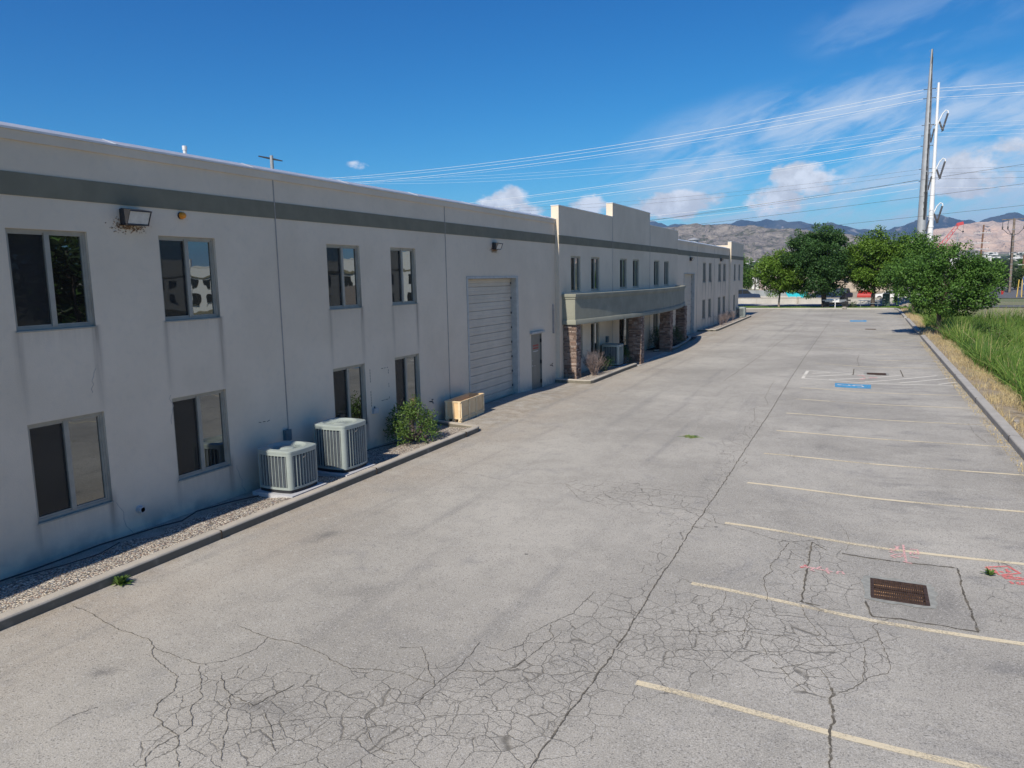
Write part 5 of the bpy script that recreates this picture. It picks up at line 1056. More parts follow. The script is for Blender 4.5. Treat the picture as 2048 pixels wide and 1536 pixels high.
for z in (30.2, 21.8, 13.9):
    q = MB(); q.tube([(.1, 0, z), (.85, 0, z + 1.9), (1.35, 0, z + 2.5), (1.7, 0, z + 2.35), (1.78, 0, z + 1.9)], .10, 7); a_ = q.build('arm', 'white_pole', t_, smooth=True)
    q = MB(); q.tube([(1.7, 0, z + 1.9), (1.0, -.1, z - 1.0)], .17, 7); q.tube([(.45, 0, z + .6), (1.0, -.1, z - 1.0)], .16, 7); q.tube([(.8, 0, z - 1.2), (1.25, 0, z - .95)], .06, 6); q.build('insulator', 'insulator', a_)
    z -= .5
    q = MB(); q.tube([(-.1, -.2, z + .6), (-.75, -.3, z + .6), (-1.05, -.4, z - .4)], .10, 7); a_ = q.build('arm', 'galv', t_, smooth=True)
    q = MB(); q.tube([(-1.05, -.4, z - .4), (-.85, -.3, z - 2.5)], .14, 7); q.tube([(-.35, -.3, z - .1), (-.78, -.3, z - 2.5)], .13, 7); q.build('insulator', 'insulator', a_)
t_ = thing('transmission_pole', 'distant T-shaped pole with drooping lower crossarm, standing beyond the roof', 'utility pole', (-136.5, 150, 0)); q = MB(); q.tube([(0, 0, 0), (0, 0, 36.)], [.65, .42], 10); q.build('pole', 'galv', t_)
q = MB(); q.tube([(-4.2, 0, 36.2), (0, 0, 35.2), (3.4, 0, 34.4)], [.16, .26, .14], 7); q.build('crossarm', 'dark_metal', t_); q = MB(); q.tube([(-6, 0, 33.1), (-3.5, 0, 33.1), (0, 0, 32.2), (3, 0, 31.9), (5.3, 0, 31.0)], [.14, .2, .24, .18, .1], 7); q.build('crossarm', 'dark_metal', t_)
def wire(p0, p1, sag, r, mat, label, group, n=28):
    p0, p1 = Vector(p0), Vector(p1); P_ = [p0.lerp(p1, k / n) - Vector((0, 0, sag * 4 * (k / n) * (1 - k / n))) for k in range(n + 1)]
    q = MB(); q.tube([tuple(e) for e in P_], r, 4, cap=False); return tag(q.build('power_line', mat, fix=False), label, 'power line', group)
ZW = [(32.6, 'wire', .038), (32.15, 'wire', .03), (31.2, 'wire', .038), (30.9, 'wire', .02), (27.1, 'wire', .017), (26.5, 'wire', .017), (25.8, 'wire', .017), (25.5, 'wire', .034), (25.2, 'wire', .017), (23.9, 'wire', .034), (23.6, 'wire', .017), (20.3, 'dark_wire', .018), (19.6, 'dark_wire', .018), (18.7, 'dark_wire', .026), (18.3, 'wire', .03), (17.3, 'wire', .024)]
ZL = [29.6, 29.2, 28.2, 27.9, 31., 30.6, 29.9, 19.9, 19.5, 18.4, 18.1, 24., 23.4, 18.8, 18.9, 18.]
SG = [2.4, 2.5, 2.4, 2.5, 3.4, 3.4, 3.4, 1.6, 1.7, 1.6, 1.7, 3.4, 3.4, 4.6, 3.5, 3.5]
for k, (z, m_, r) in enumerate(ZW):
    wire((7.2, 140, z), (-136.5 + 3 * sin(k * 2.1), 150, ZL[k]), SG[k], r * (.95 if r > .025 else .9), m_, '%s power line from the top, left of the tall steel poles' % ordn[k], 'power lines across the sky left of the steel poles')
    if k in (0, 1, 2, 3, 4, 5, 6, 8, 11, 12, 13, 15): wire((8.9, 140, z), (150, 128, z + .6), 2.6, r * .8, m_, '%s power line from the top, right of the tall steel poles' % ordn[[0, 1, 2, 3, 4, 5, 6, 8, 11, 12, 13, 15].index(k)], 'power lines across the sky right of the steel poles')
_Rm = Matrix(_R)
def at_y(px, py, Y): v = _Rm @ Vector((px - 1024, 768 - py, -1490)); s_ = Y / v.y; return (v.x * s_, Y, 4.2 + v.z * s_)
# three dark distribution lines running on to roadside poles outside the photo (ends in metres)
for k, (a, b_) in enumerate((((-31.99, 120, 13.07), (18.29, 120, 17.96)), ((-25.58, 120, 12.06), (18.45, 120, 15.46)), ((-20.93, 120, 10.09), (18.63, 120, 12.68)))):
    d_ = Vector(b_) - Vector(a); e = Vector(b_) + d_ * .8; a = Vector(a) - d_ * .6; wire(a, tuple(e), .25, .026, 'dark_wire', ['highest', 'middle', 'lowest'][k] + ' dark cable climbing to the right across clouds and mountains', 'dark cables in front of the mountains')
def woodpole(name, label, x, y, h, mat, arms, r=.17, ins=True, riser=False, lean=0):
    t_ = thing(name, label, 'utility pole', (x, y, 0)); q = MB(); q.tube([(0, 0, -.2), (lean * .5, 0, h * .5), (lean, 0, h)], [r * 1.2, r, r * .75], 9); q.build('pole', mat, t_, smooth=True)
    for z, L, d_ in arms:
        q = MB(); f = z / h; q.box(lean * f - L / 2 + d_, lean * f + L / 2 + d_, -.2, -.08, z - .07, z + .07); a_ = q.build('crossarm', 'pvc' if mat == 'brown_wood' else mat, t_)
        if ins:
            q = MB()
            for e in (-.48, -.25, .25, .48): q.tube([(lean * f + e * L + d_, -.14, z + .05), (lean * f + e * L + d_, -.14, z + .3)], .05, 6)
            q.build('insulator', 'insulator', a_)
    if riser:
        q = MB(); q.tube([(-.2, -.15, 0), (-.2 + lean * .8, -.15, h * .80)], .10, 7)
        q.build('riser', 'black', t_); q = MB()
        for e in (-1.7, -.9, 1.5): q.tube([(e, -.15, h - .3), (e, -.15, h - 1.7), (e * .5, -.15, h - 2.6), (0, -.15, h - 2.9)], .05, 5); q.lathe((e, -.15, h - 1.9), [(.05, 0), (.12, .1), (.12, .5), (.05, .6)], 6)
        q.build('cable_drop', 'insulator', t_)
        q = MB(); 
        for z in range(2, 12): q.tube([(0, 0, z - .05), (0, 0, z + .03)], r * 1.25, 8)
        q.build('strap', 'galv', t_)
    return t_
woodpole('utility_pole', 'tall wooden utility pole with black riser and crossarm at the right roadside', 23.3, 158, 12.9, 'weathered_wood', [(12.75, 3.6, -.1)], .23, False, True)
woodpole('utility_pole', 'leaning brown wooden pole with three pale crossarms behind the nearest tree', 22.2, 190, 13.6, 'brown_wood', [(11.9, 3.1, -.2), (9.8, 3.2, -.3), (8.5, 2.6, 0)], .2, True, False, .4)
woodpole('utility_pole', 'short brown wooden pole top just left of the storage tank', 23.5, 300, 13.2, 'brown_wood', [(12.6, 3., 0), (10.6, 3., 0)], .25)
woodpole('utility_pole', 'slim grey pole in front of the brown storage tank', 39.5, 420, 21.5, 'galv', [(19., 1.5, .2)], .28, False)
woodpole('utility_pole', 'orange-brown pole at the far right edge of the photo', 30.2, 190, 7., 'brown_wood', [(5.0, 2.0, 0)], .2, False)
# crane
t_ = thing('crane', 'distant crane with red lattice boom rising right of the poles', 'crane', (24, 420, 0)); q = MB(); A = Vector((0, 0, 3)); Bt = Vector((15.4, 0, 25.5)); d_ = (Bt - A); un = d_.normalized(); nv = Vector((-un.z, 0, un.x)); hw = 1.0
for e, f in ((1, 1), (-1, 1), (1, -1), (-1, -1)): q.tube([tuple(A + nv * e * .8 + Vector((0, f * hw, 0))), tuple(A + d_ * .5 + nv * e * hw + Vector((0, f * hw, 0))), tuple(Bt + nv * e * .5 + Vector((0, f * .5, 0)))], .13, 4)
n = 17
for k in range(n):
    p0, p1 = A + d_ * k / n, A + d_ * (k + 1) / n; e = 1 if k % 2 else -1
    for f in (1, -1): q.tube([tuple(p0 + nv * e * .9 + Vector((0, f * .9, 0))), tuple(p1 - nv * e * .9 + Vector((0, f * .9, 0)))], .09, 4)
q.build('boom', 'red_steel', t_); q = MB(); q.obox(tuple(Bt + Vector((.9, 0, .4))), (1.3, 0, .3), (0, .5, 0), (-.2, 0, .7)); q.build('boom_head', 'red_steel', t_); q = MB(); q.tube([tuple(Bt + Vector((2.2, 0, 0))), tuple(Bt + Vector((2.2, 0, -3)))], .06, 4); q.obox(tuple(Bt + Vector((2.2, 0, -3.3))), (.35, 0, 0), (0, .3, 0), (0, 0, .4)); q.tube([tuple(Bt + Vector((-.3, 0, -1.8))), tuple(Bt + Vector((1.9, 0, -3.4)))], .12, 4); q.build('hook_block', 'dark_metal', t_)
q = MB(); q.box(-4, 4, -2, 2, .8, 3.4); q.box(-4.4, 4.4, -2.6, -1.7, 0, .9); q.box(-4.4, 4.4, 1.7, 2.6, 0, .9); q.build('carrier', 'red_steel', t_)
t_ = thing('storage_tank', 'brown round storage tank in front of the pale hillside', 'tank', (41.6, 480, 0)); q = MB(); q.lathe((0, 0, 0), [(2.6, 0), (2.6, 17.0), (2.75, 17.0), (2.75, 17.3), (0, 18.2)], 28); q.build('shell', 'tank', t_, smooth=True); q = MB()
for k in range(14): a = k * 2 * pi / 14; q.tube([(2.7 * cos(a), 2.7 * sin(a), 17.3), (2.7 * cos(a), 2.7 * sin(a), 18.2)], .06, 4)
q.build('railing', 'tank', t_)
# ---------------------------------------------------------------- end of the lot
t_ = thing('utility_trailer', 'black flatbed utility trailer with silver deck edge parked at the end of the lot', 'trailer', (-3.0, 94.9, .0)); q = MB(); q.box(-1.35, 1.2, -.2, 3.2, .92, 1.02); q.box(-1.1, 1.0, -.1, 3.1, .78, .92); q.build('deck', 'alu', t_)
q = MB(); q.box(-1.05, 1.15, -.12, 3.1, .45, .60); q.box(-1.3, -.65, -.05, 1.0, .1, .8); q.box(.75, 1.4, -.05, 1.0, .1, .8); q.build('frame', 'black', t_)
for sx in (-1, 1):
    q = MB(); q.tube([(sx * 1.0 - .12, .9, .36), (sx * 1.0 + .12, .9, .36)], .36, 18); w_ = q.build('wheel', 'rubber', t_); q = MB(); q.tube([(sx * 1.0 - .13, .9, .36), (sx * 1.0 + .13, .9, .36)], .2, 14); q.build('rim', 'alu', w_)
q = MB(); q.tube([(0, -1., .5), (-.7, 0, .5)], .05, 6); q.tube([(0, -1., .5), (.7, 0, .5)], .05, 6); q.build('tongue', 'black', t_)
q = MB(); q.tube([(.05, -1., 0.03), (.05, -.95, .95)], .05, 8); q.box(-.05, .15, -1.1, -.9, 0, .04); q.build('jack', 'white_metal', t_); q = MB(); q.box(-.25, .45, -.35, .1, .75, 1.08); q.build('winch_box', 'white_metal', t_)
q = MB(); q.box(.45, 1.35, .1, .8, 1.03, 1.35); q.box(.85, 1.15, .2, .5, 1.35, 1.75); q.box(1.0, 1.65, -.1, .5, .86, 1.02); tag(q.build('tool_box', 'black', org=(0.9, .4, 1.03), loc=(-2.1, 95.3, 1.03)), 'black tool box lying on the right end of the trailer', 'tool box')
t_ = thing('picnic_table', 'pale metal picnic table on the grass under the feathery tree', 'picnic table', (.6, 96.6, .1)); q = MB(); q.box(-1.15, 1.15, -.35, .35, .72, .77); q.build('tabletop', 'alu', t_)
for e in (-.75, .75): q = MB(); q.box(-1.15, 1.15, e - .13, e + .13, .42, .46); q.build('bench', 'alu', t_)
for sx in (-1, 1):
    q = MB(); q.tube([(sx * .9, -.75, 0), (sx * .9, -.75, .42), (sx * .9, .75, .42), (sx * .9, .75, 0)], .03, 6); q.tube([(sx * .9, 0, .42), (sx * .4, 0, .72)], .03, 6); q.tube([(sx * .9, -.3, .42), (sx * .9, -.3, .72)], .03, 6); q.build('leg', 'alu', t_)
t_ = thing('utility_cabinet', 'dark green utility cabinet with pale cap beside the picnic table', 'utility cabinet', (2.35, 97., .1)); q = MB(); q.box(-.38, .38, -.3, .3, 0, 1.5); q.box(-.30, .30, -.31, -.3, .1, 1.4); q.build('cabinet', 'green_box', t_); q = MB(); q.box(-.30, .25, -.34, .34, 1.5, 1.58); q.build('cap', 'pvc', t_)
q = MB()
for k in range(4): q.box(-.32, -.1, -.312, -.308, .25 + .3 * k, .30 + .3 * k)
q.build('vent', 'pvc', t_)
t_ = thing('lamp_post', 'slim grey post with a dark meter box beyond the street', 'post', (3.6, 104.3, .06)); q = MB(); q.tube([(0, 0, 0), (0, 0, 4.2)], .07, 8); q.build('pole', 'galv', t_); q = MB(); q.box(-.2, .2, -.22, .2, .3, 1.15); q.build('meter_box', 'dark_metal', t_)
t_ = thing('debris_pile', 'heap of branches and rubble at the corner of the grass strip', 'debris', (4.6, 96., .08)); q = MB(); rr = random.Random(7)
for k in range(60): a = rr.uniform(0, 2 * pi); r = rr.uniform(0, .8); q.obox((cos(a) * r * 1.2, sin(a) * r * .6, .3 * (1 - r) + .08), Vector((rr.uniform(-.2, .2), rr.uniform(-.1, .1), rr.uniform(-.1, .1))), (0, rr.uniform(.02, .08), 0), (0, 0, rr.uniform(.02, .09)))
q.build('rubble', 'rock', t_); q = MB(); q.obox((1.2, .2, .62), (.85, 0, 0), (0, .12, 0), (0, 0, .035)); q.obox((.6, .2, .3), (.04, 0, 0), (0, .1, 0), (0, 0, .3)); q.obox((1.8, .2, .3), (.04, 0, 0), (0, .1, 0), (0, 0, .3)); tag(q.build('plank', 'brown_wood', loc=(4.6, 96., .08)), 'reddish plank lying across the rubble heap', 'plank')
def rock(x, y, z, r, seed, lb):
    bm = bmesh.new(); bmesh.ops.create_icosphere(bm, subdivisions=2, radius=r); rr = random.Random(seed)
    for v in bm.verts: v.co *= rr.uniform(.8, 1.15); v.co.z *= .65
    me = bpy.data.meshes.new('rock'); bm.to_mesh(me); bm.free(); me.materials.append(MT['rock']); o = bpy.data.objects.new('rock', me); C.objects.link(o); o.location = (x, y, z + r * .4); tag(o, lb, 'rock')
rock(-1.95, 93.1, 0, .28, 2, 'pale rock on the asphalt right of the trailer')
shrub('low dark bush on the grass between the trailer and the picnic table', -1.2, 96.2, .1, 1.3, .5, 71, 'leaf_dark', 30, .12, 500, .22)
rock(-10.3, 30.3, .05, .16, 5, 'rock at the foot of the bare shrub under the canopy')
# retaining wall, fence, barriers beyond the street
t_ = thing('retaining_wall', 'long pale concrete retaining wall beyond the street', 'wall', (-14, 109.2, 0)); q = MB(); d_ = Vector((19.7, -3.1, 0)).normalized(); nn = Vector((-d_.y, d_.x, 0)); q.obox(tuple(d_ * -8 + Vector((0, 0, .3))), d_ * 30, nn * .15, (0, 0, .53)); q.build('wall_panel', 'ret_wall', t_)
q = MB(); 
for e in (-20, -9.5, .5, 11.3, 19): q.obox(tuple(d_ * (e - 8 + 8) - nn * .16 + Vector((0, 0, .28))), d_ * .02, nn * .01, (0, 0, .54))
q.build('panel_joint', 'joint', t_); q = MB(); q.obox(tuple(d_ * -8 + Vector((0, 0, .845))), d_ * 30, nn * .19, (0, 0, .03)); q.build('coping', 'rock', t_)
tag(MB().box(-.1, .1, -.1, .1, 0, .9).build('post', 'rock', loc=(-8.1, 108., .06)), 'short square post against the pale retaining wall left of the trailer', 'post')
t_ = thing('screen_fence', 'grey screened fence behind the retaining wall', 'fence', (-24, 126, 0)); q = MB(); q.box(-26, 14, -.02, .02, .05, 1.55); q.build('screen_panel', 'tarp', t_)
for k in range(9): q = MB(); q.tube([(-24 + k * 4.6, -.05, 0), (-24 + k * 4.6, -.05, 1.9)], .04, 6); q.build('post', 'galv', t_)
def barrier(x, y, lb):
    t_ = thing('concrete_barrier', lb, 'barrier', (x, y, .04)); q = MB(); q.prism([(-.3, 0), (.3, 0), (.28, .15), (.12, .4), (.09, .82), (-.09, .82), (-.12, .4), (-.28, .15)], 'x', -1.6, 1.6); q.build('barrier_body', 'sidewalk', t_); q = MB(); q.box(-1.1, -.7, -.31, -.2, 0, .1); q.box(.7, 1.1, -.31, -.2, 0, .1); q.build('lift_slot', 'joint', t_)
barrier(-13.3, 118, 'left concrete barrier in front of the grey fence'); barrier(-10.0, 118.2, 'right concrete barrier in front of the grey fence')
# vehicles and bins in the yard
def vehicle(name, label, x, y, rz, prof, wins, w_, mat, wheels, cat, z=.04, wr=.36, lamp=True):
    t_ = thing(name, label, cat, (x, y, z), rz); q = MB(); q.prism(prof, 'y', -w_ / 2, w_ / 2); b_ = q.build('body', mat, t_)
    bm = bmesh.new(); bm.from_mesh(b_.data); bmesh.ops.bevel(bm, geom=[e for e in bm.edges], offset=.06, segments=2, affect='EDGES'); bm.to_mesh(b_.data); bm.free()
    for wn in wins: q = MB(); q.prism(wn, 'y', -w_ / 2 - .012, w_ / 2 + .012); q.build('window', 'car_glass', t_)
    for wx in wheels:
        for s_ in (-1, 1): q = MB(); q.tube([(wx, s_ * (w_ / 2 - .22), wr), (wx, s_ * (w_ / 2 + .02), wr)], wr, 18); wh = q.build('wheel', 'rubber', t_); q = MB(); q.tube([(wx, s_ * (w_ / 2 - .2), wr), (wx, s_ * (w_ / 2 + .03), wr)], wr * .55, 12); q.build('rim', 'alu', wh)
    if lamp:
        xm = max(a for a, c_ in prof)
        for s_ in (-1, 1): q = MB(); q.box(xm - .08, xm + .02, s_ * w_ * .36 - .14, s_ * w_ * .36 + .14, .68, .84); q.build('headlight', 'lamp_glass', t_)
    return t_
sedan = [(-2.2, .35), (2.25, .35), (2.3, .7), (2.15, .9), (1.2, .98), (.55, 1.42), (-.95, 1.46), (-1.7, 1.05), (-2.2, 1.0), (-2.28, .7)]
sw = [[(1.0, .98), (.48, 1.36), (-.15, 1.38), (-.15, .98)], [(-.25, .98), (-.25, 1.38), (-.9, 1.38), (-1.5, 1.02)]]
pick = [(-2.7, .45), (2.8, .45), (2.85, .8), (2.75, 1.1), (1.6, 1.18), (1.0, 1.8), (-.4, 1.85), (-.65, 1.2), (-2.7, 1.18)]; pw = [[(1.4, 1.2), (.95, 1.72), (.3, 1.74), (.3, 1.2)], [(.2, 1.2), (.2, 1.74), (-.35, 1.74), (-.52, 1.2)]]
boxt = [(-3.6, .7), (3.0, .5), (3.15, .9), (3.05, 1.5), (2.5, 2.35), (1.7, 2.4), (1.68, 3.2), (-3.6, 3.2)]; bw = [[(2.9, 1.55), (2.45, 2.2), (1.95, 2.2), (1.95, 1.55)]]
vehicle('pickup_truck', 'dark blue pickup truck behind the wall, right of the big trunk', -3.1, 119, RD(75), pick, pw, 1.9, 'navy', (-1.7, 1.8), 'pickup truck')
vehicle('parked_car', 'red car behind the wall, between dark pickup and white car', .3, 121, RD(82), sedan, sw, 1.8, 'red_car', (-1.4, 1.45), 'car')
vehicle('parked_car', 'white car behind the wall, left of the feathery tree trunk', 3.6, 119, RD(170), sedan, sw, 1.85, 'white_car', (-1.4, 1.45), 'car')
vehicle('box_truck', 'white box truck behind the picnic table', 6.8, 122, RD(175), boxt, bw, 2.3, 'white_car', (-2.3, 2.1), 'truck', wr=.45)
vehicle('box_truck', 'white truck half hidden by the bent tree', 8.9, 124.5, RD(95), boxt, bw, 2.3, 'white_car', (-2.3, 2.1), 'truck', wr=.45)
vehicle('parked_car', 'dark car behind the wall, left of the big trunk', -5.7, 120, RD(175), sedan, sw, 1.85, 'navy', (-1.4, 1.45), 'car')
vehicle('pickup_truck', 'dark blue pickup beside the far corner of the warehouse', -17.0, 118, RD(10), pick, pw, 1.9, 'navy', (-1.7, 1.8), 'pickup truck')
def bin_(x, y, lb, w_=3.):
    t_ = thing('roll_off_bin', lb, 'waste bin', (x, y, .04)); q = MB(); q.prism([(-w_ * .32, .25), (w_ * .32, .25), (w_ * .5, 1.25), (-w_ * .5, 1.25)], 'y', -.9, .9); q.build('bin_body', 'cyan', t_)
    for e in (-.3, 0, .3): q = MB(); q.prism([(w_ * e - .05, .3), (w_ * e + .05, .3), (w_ * e * 1.45 + .05, 1.27), (w_ * e * 1.45 - .05, 1.27)], 'y', -.96, .96); q.build('rib', 'cyan', t_)
    q = MB(); q.box(-w_ * .52, w_ * .52, -.98, .98, 1.25, 1.34); q.build('rim', 'cyan', t_)
    for sx in (-1, 1): q = MB(); q.tube([(sx * w_ * .22, -.95, .15), (sx * w_ * .22, .95, .15)], .15, 10); q.build('roller', 'rubber', t_)
bin_(-9.0, 119, 'turquoise bin behind the wall, right of the young tree'); bin_(-18.4, 117.5, 'turquoise bin at the far corner of the warehouse', 2.2)
# small signs on the right
t_ = thing('feather_flag', 'blue feather flag with white mark by the road at the right edge', 'flag', (21.9, 138, 0)); q = MB(); q.tube([(0, 0, 0), (0, 0, 2.2), (.15, 0, 2.9), (.5, 0, 3.15)], .03, 6); q.build('pole', 'galv', t_); q = MB(); q.prism([(.02, .9), (.04, 2.3), (.18, 2.88), (.5, 3.1), (.75, 2.6), (.6, 1.5), (.45, .8)], 'y', -.012, .012); f_ = q.build('banner', 'blue_paint_metal', t_); q = MB(); q.prism([(.15, 1.7), (.4, 1.9), (.55, 2.2), (.3, 2.05)], 'y', -.02, .02); q.build('emblem', 'ink_white', f_)
for k, x in enumerate((19.9, 20.5)): tag(MB().tube([(0, 0, 0), (.15 - .2 * k, 0, 2.6)], .06, 6).build('guy_marker', 'yellow', loc=(x + .4, 131, 0)), ['left', 'right'][k] + ' one of two yellow guy wire markers by the right road', 'marker')
tag((lambda q: [q.lathe((0, 0, 0), [(.16, 0), (.16, .5), (.22, .52), (.14, .7), (0, .76)], 10), q.tube([(-.25, 0, .45), (.25, 0, .45)], .07, 8), q.build('fire_hydrant', 'red_car', loc=(20.6, 146, 0))][2])(MB()), 'small red hydrant beside the blue feather flag', 'fire hydrant')
# ---------------------------------------------------------------- buildings behind
def building(name, label, x, y, w_, d_, h, mat, z=0, gable=False, n=4, rz=0, group=None, roof='far_roof'):
    t_ = thing(name, label, 'building', (x, y, z), rz, group); q = MB(); q.box(-w_ / 2, w_ / 2, 0, d_, -2, h); q.build('wall', mat, t_); q = MB()
    if gable: q.prism([(-.3, h - .001), (d_ / 2, h + d_ * .2), (d_ + .3, h - .001)], 'x', -w_ / 2 - .3, w_ / 2 + .3)
    else: q.box(-w_ / 2 - .1, w_ / 2 + .1, -.1, d_ + .1, h, h + .25)
    q.build('roof', roof, t_)
    for k in range(n): xx = -w_ / 2 + w_ * (k + .5) / n; q = MB(); q.box(xx - .5, xx + .5, -.03, .05, h * .45, h * .45 + 1.1); q.build('window', 'car_glass', t_)
    return t_
building('workshop', 'low pinkish building seen behind the young tree', -13.5, 165, 13, 9, 3.6, 'pink_wall', 0, False, 5, roof='far_white')
building('workshop', 'white flat-roofed shed left of the young tree, farther back', -21, 215, 14, 10, 5.6, 'far_white', 0, False, 3, roof='far_white')
building('workshop', 'tan block building behind the big dark tree', 1, 175, 18, 10, 4.2, 'tan_wall', 0, False, 6)
building('workshop', 'white shed seen through the trees by the picnic table', 13, 205, 16, 10, 5., 'far_white', 0, True, 4, roof='far_white')
# the pale building across the way, seen mirrored in the upper windows
t_ = thing('opposite_warehouse', 'pale stepped building mirrored in the upper windows, across the ditch', 'building', (24, 95, 0)); q = MB(); q.box(0, 75, 0, 25, -.5, 7.4); q.box(14, 22, -.3, .5, -.5, 8.6); q.box(34, 44, -.3, .5, -.5, 8.8); q.box(60, 66, -.3, .5, -.5, 8.6); q.build('wall', 'opp_wall', t_)
q = MB(); q.box(-.05, 75.05, -.05, 25.05, 7.4, 7.6); q.build('roof', 'far_white', t_); q = MB(); q.box(0, 75, -.36, -.0, 5.6, 5.9); q.build('band', 'band_paint', t_)
rr = random.Random(2)
for k in range(18):
    for z in (.9, 3.7): yy = 1.2 + 4.1 * k; q = MB(); q.box(yy, yy + 1.6, -.38, -.02, z, z + 1.5); q.build('window', 'car_glass', t_)
for yy in (24, 48, 68): q = MB(); q.box(yy, yy + 3.6, -.4, -.01, 0, 3.6); q.build('garage_door', 'far_roof', t_)
# ---------------------------------------------------------------- far trees, woods and houses
def gh(x, y): return float(gterr(np.array([[x]]), np.array([[y]]))[0, 0])
protos = []
for k in range(4):
    rng = np.random.default_rng(90 + k); rr = random.Random(k); t_ = thing('distant_tree', 'x', 'tree', (0, 0, -500)); cl = []
    for j in range(26):
        a = rng.uniform(0, 2 * pi); r = rng.uniform(.2, 1) ** .5 * 2.6; z = rng.uniform(1.6, 7.2); f = 1 - ((z - 4) / 4.4) ** 2 * .7
        cl.append(((cos(a) * r * f, sin(a) * r * f, z), (1.3, 1.3, .9), rng.uniform(.2, .8)))
    q = MB(); q.tube([(0, 0, -.5), (0, 0, 5.5)], [.25, .1], 6); q.build('trunk', 'bark', t_); V, F, T = crown(rng, cl, 75, .5); npmesh('crown', 'leaf_far' if k < 3 else 'leaf_mid', V, F, T, t_); protos.append(t_)
R_ = random.Random(77); cnt = 0
near_spots = [(21.5, 165, .62), (24.3, 172, .75), (27.2, 178, .72), (30., 184, .8), (33, 200, .9), (26., 215, .9), (21, 230, 1.), (18, 215, .9), (-19, 180, .85), (-24, 190, 1.), (-16.5, 200, 1.05), (-12.5, 195, 1.15), (-8.5, 200, 1.2), (-5, 190, 1.2), (-2, 185, 1.), (3, 200, 1.1), (7, 190, 1.), (12, 195, 1.)]
words = 'olive green|small round|bushy|darker|pale-topped|tall|ragged|thin|broad|squat|low|dense|loose|narrow|leafy|sparse|full|spreading'.split('|')
for k, (x, y, s_) in enumerate(near_spots):
    side = 'on the far side of the right-hand road' if x > 15 else ('behind the white and pink sheds' if x < -7 else 'behind the row of trees closing the lot')
    s_ *= .78; o = dup(protos[k % 4], (x, y, gh(x, y)), R_.uniform(0, 6), '%s background tree, %s of those %s' % (words[k], ordn[[j for j, e in enumerate(near_spots) if (e[0] > 15, e[0] < -7) == (x > 15, x < -7)].index(k)], side), 'background trees', (s_, s_, s_))
for k in range(150):
    y = R_.uniform(240, 1100); lo, hi = -.185, .18; x = y * R_.uniform(lo, hi)
    if -.08 < x / y < .075 and R_.random() < .5: continue
    s_ = R_.uniform(.6, .95) * (1 + y / 2200); dup(protos[k % 4], (x, y, gh(x, y) - .4), R_.uniform(0, 6), 'small dark tree in the hazy wooded belt between the lot and the town', 'trees of the wooded belt', (s_, s_, s_))
for k, (x, y) in enumerate(((33, 26), (39, 33), (37, 41), (46, 47), (30, 19))): dup(protos[k % 4], (x, y, -.1), k * 1.3, '%s of five added unseen trees darkening the leftmost upper window' % ordn[k], 'added trees across the ditch', (1.5, 1.5, 1.35))  # out-of-view trees added to give the first upper window a dark reflection
for p_ in protos:
    for ch in list(p_.children): bpy.data.objects.remove(ch)
    bpy.data.objects.remove(p_)
rng = np.random.default_rng(5); cl = []
n = 5200; yy = rng.uniform(900, 3600, n) ** 1.; xx = yy * rng.uniform(-.45, .24, n); kk = fbm(xx / 150, yy / 150, 3, 21) > .54; xx, yy = xx[kk], yy[kk]; zz = gterr(xx, yy)
V = []; F = []; T = []
ico = np.array([[0, 0, 1], [.9, 0, .4], [.28, .85, .4], [-.73, .53, .4], [-.73, -.53, .4], [.28, -.85, .4], [0, 0, -.6]]); fi = np.array([[0, 1, 2, 2], [0, 2, 3, 3], [0, 3, 4, 4], [0, 4, 5, 5], [0, 5, 1, 1], [6, 2, 1, 1], [6, 3, 2, 2], [6, 4, 3, 3], [6, 5, 4, 4], [6, 1, 5, 5]])[:, :3]
m_ = len(xx); s_ = rng.uniform(4, 8, m_)[:, None, None] * np.array([1.3, 1.3, .75]); V = (ico[None] * (1 + rng.normal(0, .12, (m_, 7, 3))) * s_ + np.stack([xx, yy, zz + 2], 1)[:, None]).reshape(-1, 3)
F = (fi[None] + np.arange(m_)[:, None, None] * 7).reshape(-1, 3); o = npmesh('woodland', 'leaf_far', V, F, np.repeat(rng.random(m_), 7)); tag(o, kind='stuff')
# houses of the town
hp = []
for k in range(3):
    t_ = thing('town_house', 'x', 'house', (0, 0, -500)); w_, d_, h = ((12, 9, 5), (20, 12, 5.5), (34, 16, 7))[k]; q = MB(); q.box(-w_ / 2, w_ / 2, 0, d_, -6, h); q.build('wall', 'far_white', t_); q = MB()
    if k < 2: q.prism([(-.6, h), (d_ / 2, h + 2.6), (d_ + .6, h)], 'x', -w_ / 2 - .6, w_ / 2 + .6)
    else: q.box(-w_ / 2 - .3, w_ / 2 + .3, -.3, d_ + .3, h, h + .6)
    q.build('roof', 'far_white' if k != 1 else 'far_roof', t_); hp.append(t_)
for k in range(190):
    y = R_.uniform(1500, 3900); x = y * (R_.uniform(-.19, -.10) if R_.random() < .55 else R_.uniform(.07, .17)); s_ = R_.uniform(.7, 1.3)
    dup(hp[R_.choice((0, 0, 0, 1, 1, 2))], (x, y, gh(x, y)), R_.uniform(-.6, .6), 'tiny pale house or hall of the hazy town at the foot of the mountains', 'houses of the distant town', (s_, s_, s_))
for p_ in hp:
    for ch in list(p_.children): bpy.data.objects.remove(ch)
    bpy.data.objects.remove(p_)
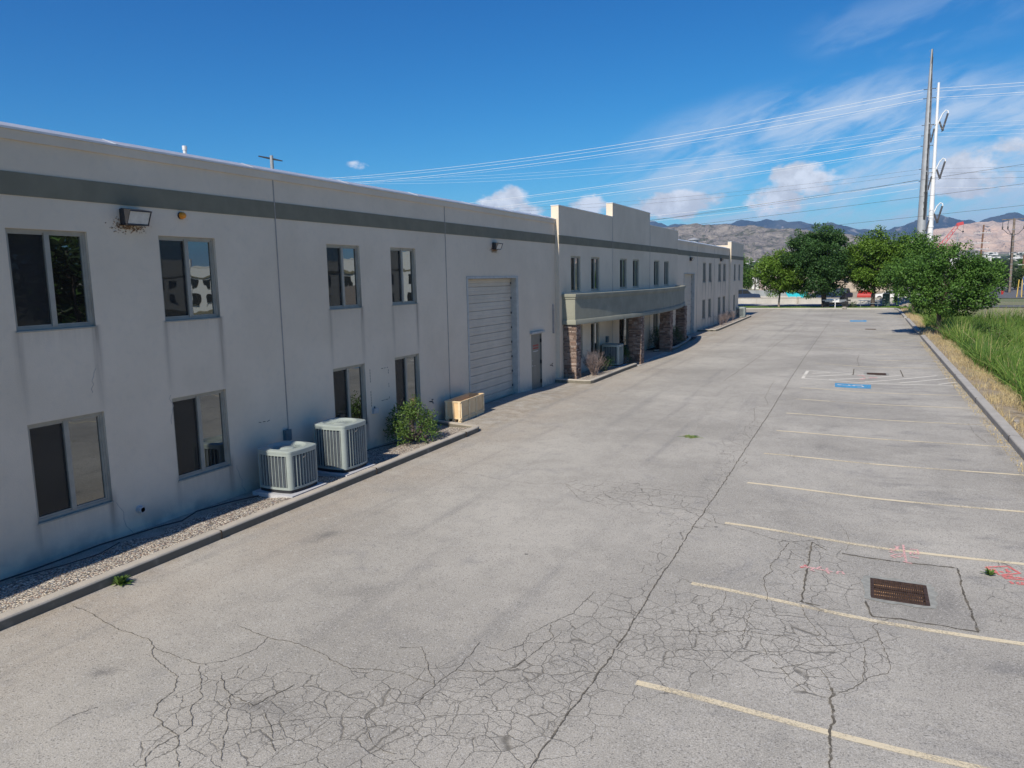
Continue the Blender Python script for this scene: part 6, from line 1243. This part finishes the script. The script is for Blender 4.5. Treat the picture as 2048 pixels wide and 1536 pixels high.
# ---------------------------------------------------------------- mountains
L1 = [[-1554, 250], [-1250, 260], [-1105, 264], [-961, 274], [-827, 276], [-747, 272], [-564, 256], [-413, 236], [-314, 224], [-218, 207], [-76, 188], [61, 163], [151, 140], [260, 117], [367, 99], [667, 73], [954, 53]]
L3 = [[-300, 60], [0, 110], [167, 164], [300, 216], [382, 257], [462, 302], [558, 323], [653, 333], [732, 347], [825, 352], [887, 340], [963, 347], [1017, 348], [1173, 319], [1461, 285], [2400, 250]]
L2 = [[-5200, 700], [-4075, 744], [-3332, 736], [-2700, 758], [-2564, 719], [-2395, 633], [-2283, 666], [-2197, 669], [-1970, 632], [-1590, 633], [-1455, 683], [-1363, 679], [-1223, 635], [-1134, 673], [-1045, 681], [-927, 657], [-751, 612], [-521, 583], [-382, 606], [-326, 585], [-214, 568], [-76, 521], [87, 490], [193, 491], [349, 524], [501, 586], [602, 615], [752, 629], [852, 613], [1002, 561], [1125, 538], [1266, 586], [1405, 622], [1476, 607], [1561, 581], [1802, 521], [2242, 520], [4200, 480]]
def range_(name, mat, prof, Y, x0, x1, dx_, depth, back, amp, fs, seed, base):
    px_, pz_ = np.array(prof, float).T; xs_ = np.arange(x0, x1, dx_); vs = np.concatenate([np.linspace(0, 1, 90), np.linspace(1, 1 + back, 10)[1:]])
    X, Vv = np.meshgrid(xs_, vs); Yw = Y - depth * (1 - Vv); xr = X * Y / Yw
    top = np.interp(X, px_, pz_) + (fbm(X / fs * 6, Vv * 3, 4, seed + 3) - .5) * amp * .28; wob = (fbm(X / fs, Vv * depth / fs, 5, seed) - .5); rg = ridged(X / fs / .55 + wob * 1.2, Vv * depth / fs * .30, 5, seed + 7)
    prf = np.where(Vv <= 1, Vv ** 1.15, 1 - (Vv - 1) / back * .8); env = np.clip((1 - Vv) * 5, 0, 1) * np.clip(Vv * 4, 0, 1)
    Z = base + (top - base) * np.clip(prf + wob * .35 * env, 0, 1.2); Z = Z - (1 - rg) * amp * env; Z = np.where(Vv <= 0, base - 60, Z)
    V = np.stack([X * (1 - (1 - Vv) * .0), Yw, Z], -1).reshape(-1, 3); ny, nx = X.shape; I = np.arange(nx * ny).reshape(ny, nx); F = np.stack([I[:-1, :-1], I[:-1, 1:], I[1:, 1:], I[1:, :-1]], -1).reshape(-1, 4)
    o = npmesh(name, mat, V, F); o.data.polygons.foreach_set('use_smooth', [True] * len(F)); tag(o, kind='structure'); return o
range_('foothills', 'tan_hill', L1, 4200, -1900, 1000, 9, 1300, .6, 85, 300, 3, 40)
range_('mine_hillside', 'mine_hill', L3, 6500, -350, 2400, 14, 2200, .5, 90, 380, 11, 90)
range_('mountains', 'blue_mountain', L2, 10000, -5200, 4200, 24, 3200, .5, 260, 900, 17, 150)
# ---------------------------------------------------------------- haze
m, t, b, o = newmat('air'); t.n.remove(b); pv = t.node('ShaderNodeVolumePrincipled'); pv.inputs['Color'].default_value = (.36, .55, 1., 1); pv.inputs['Density'].default_value = 6.0e-5; pv.inputs['Anisotropy'].default_value = .1
t.l.new(pv.outputs[0], o.inputs['Volume'])
q = MB(); q.box(-17000, 17000, -9500, 17000, -62, 860); hz = q.build('haze', 'air'); tag(hz, kind='stuff')
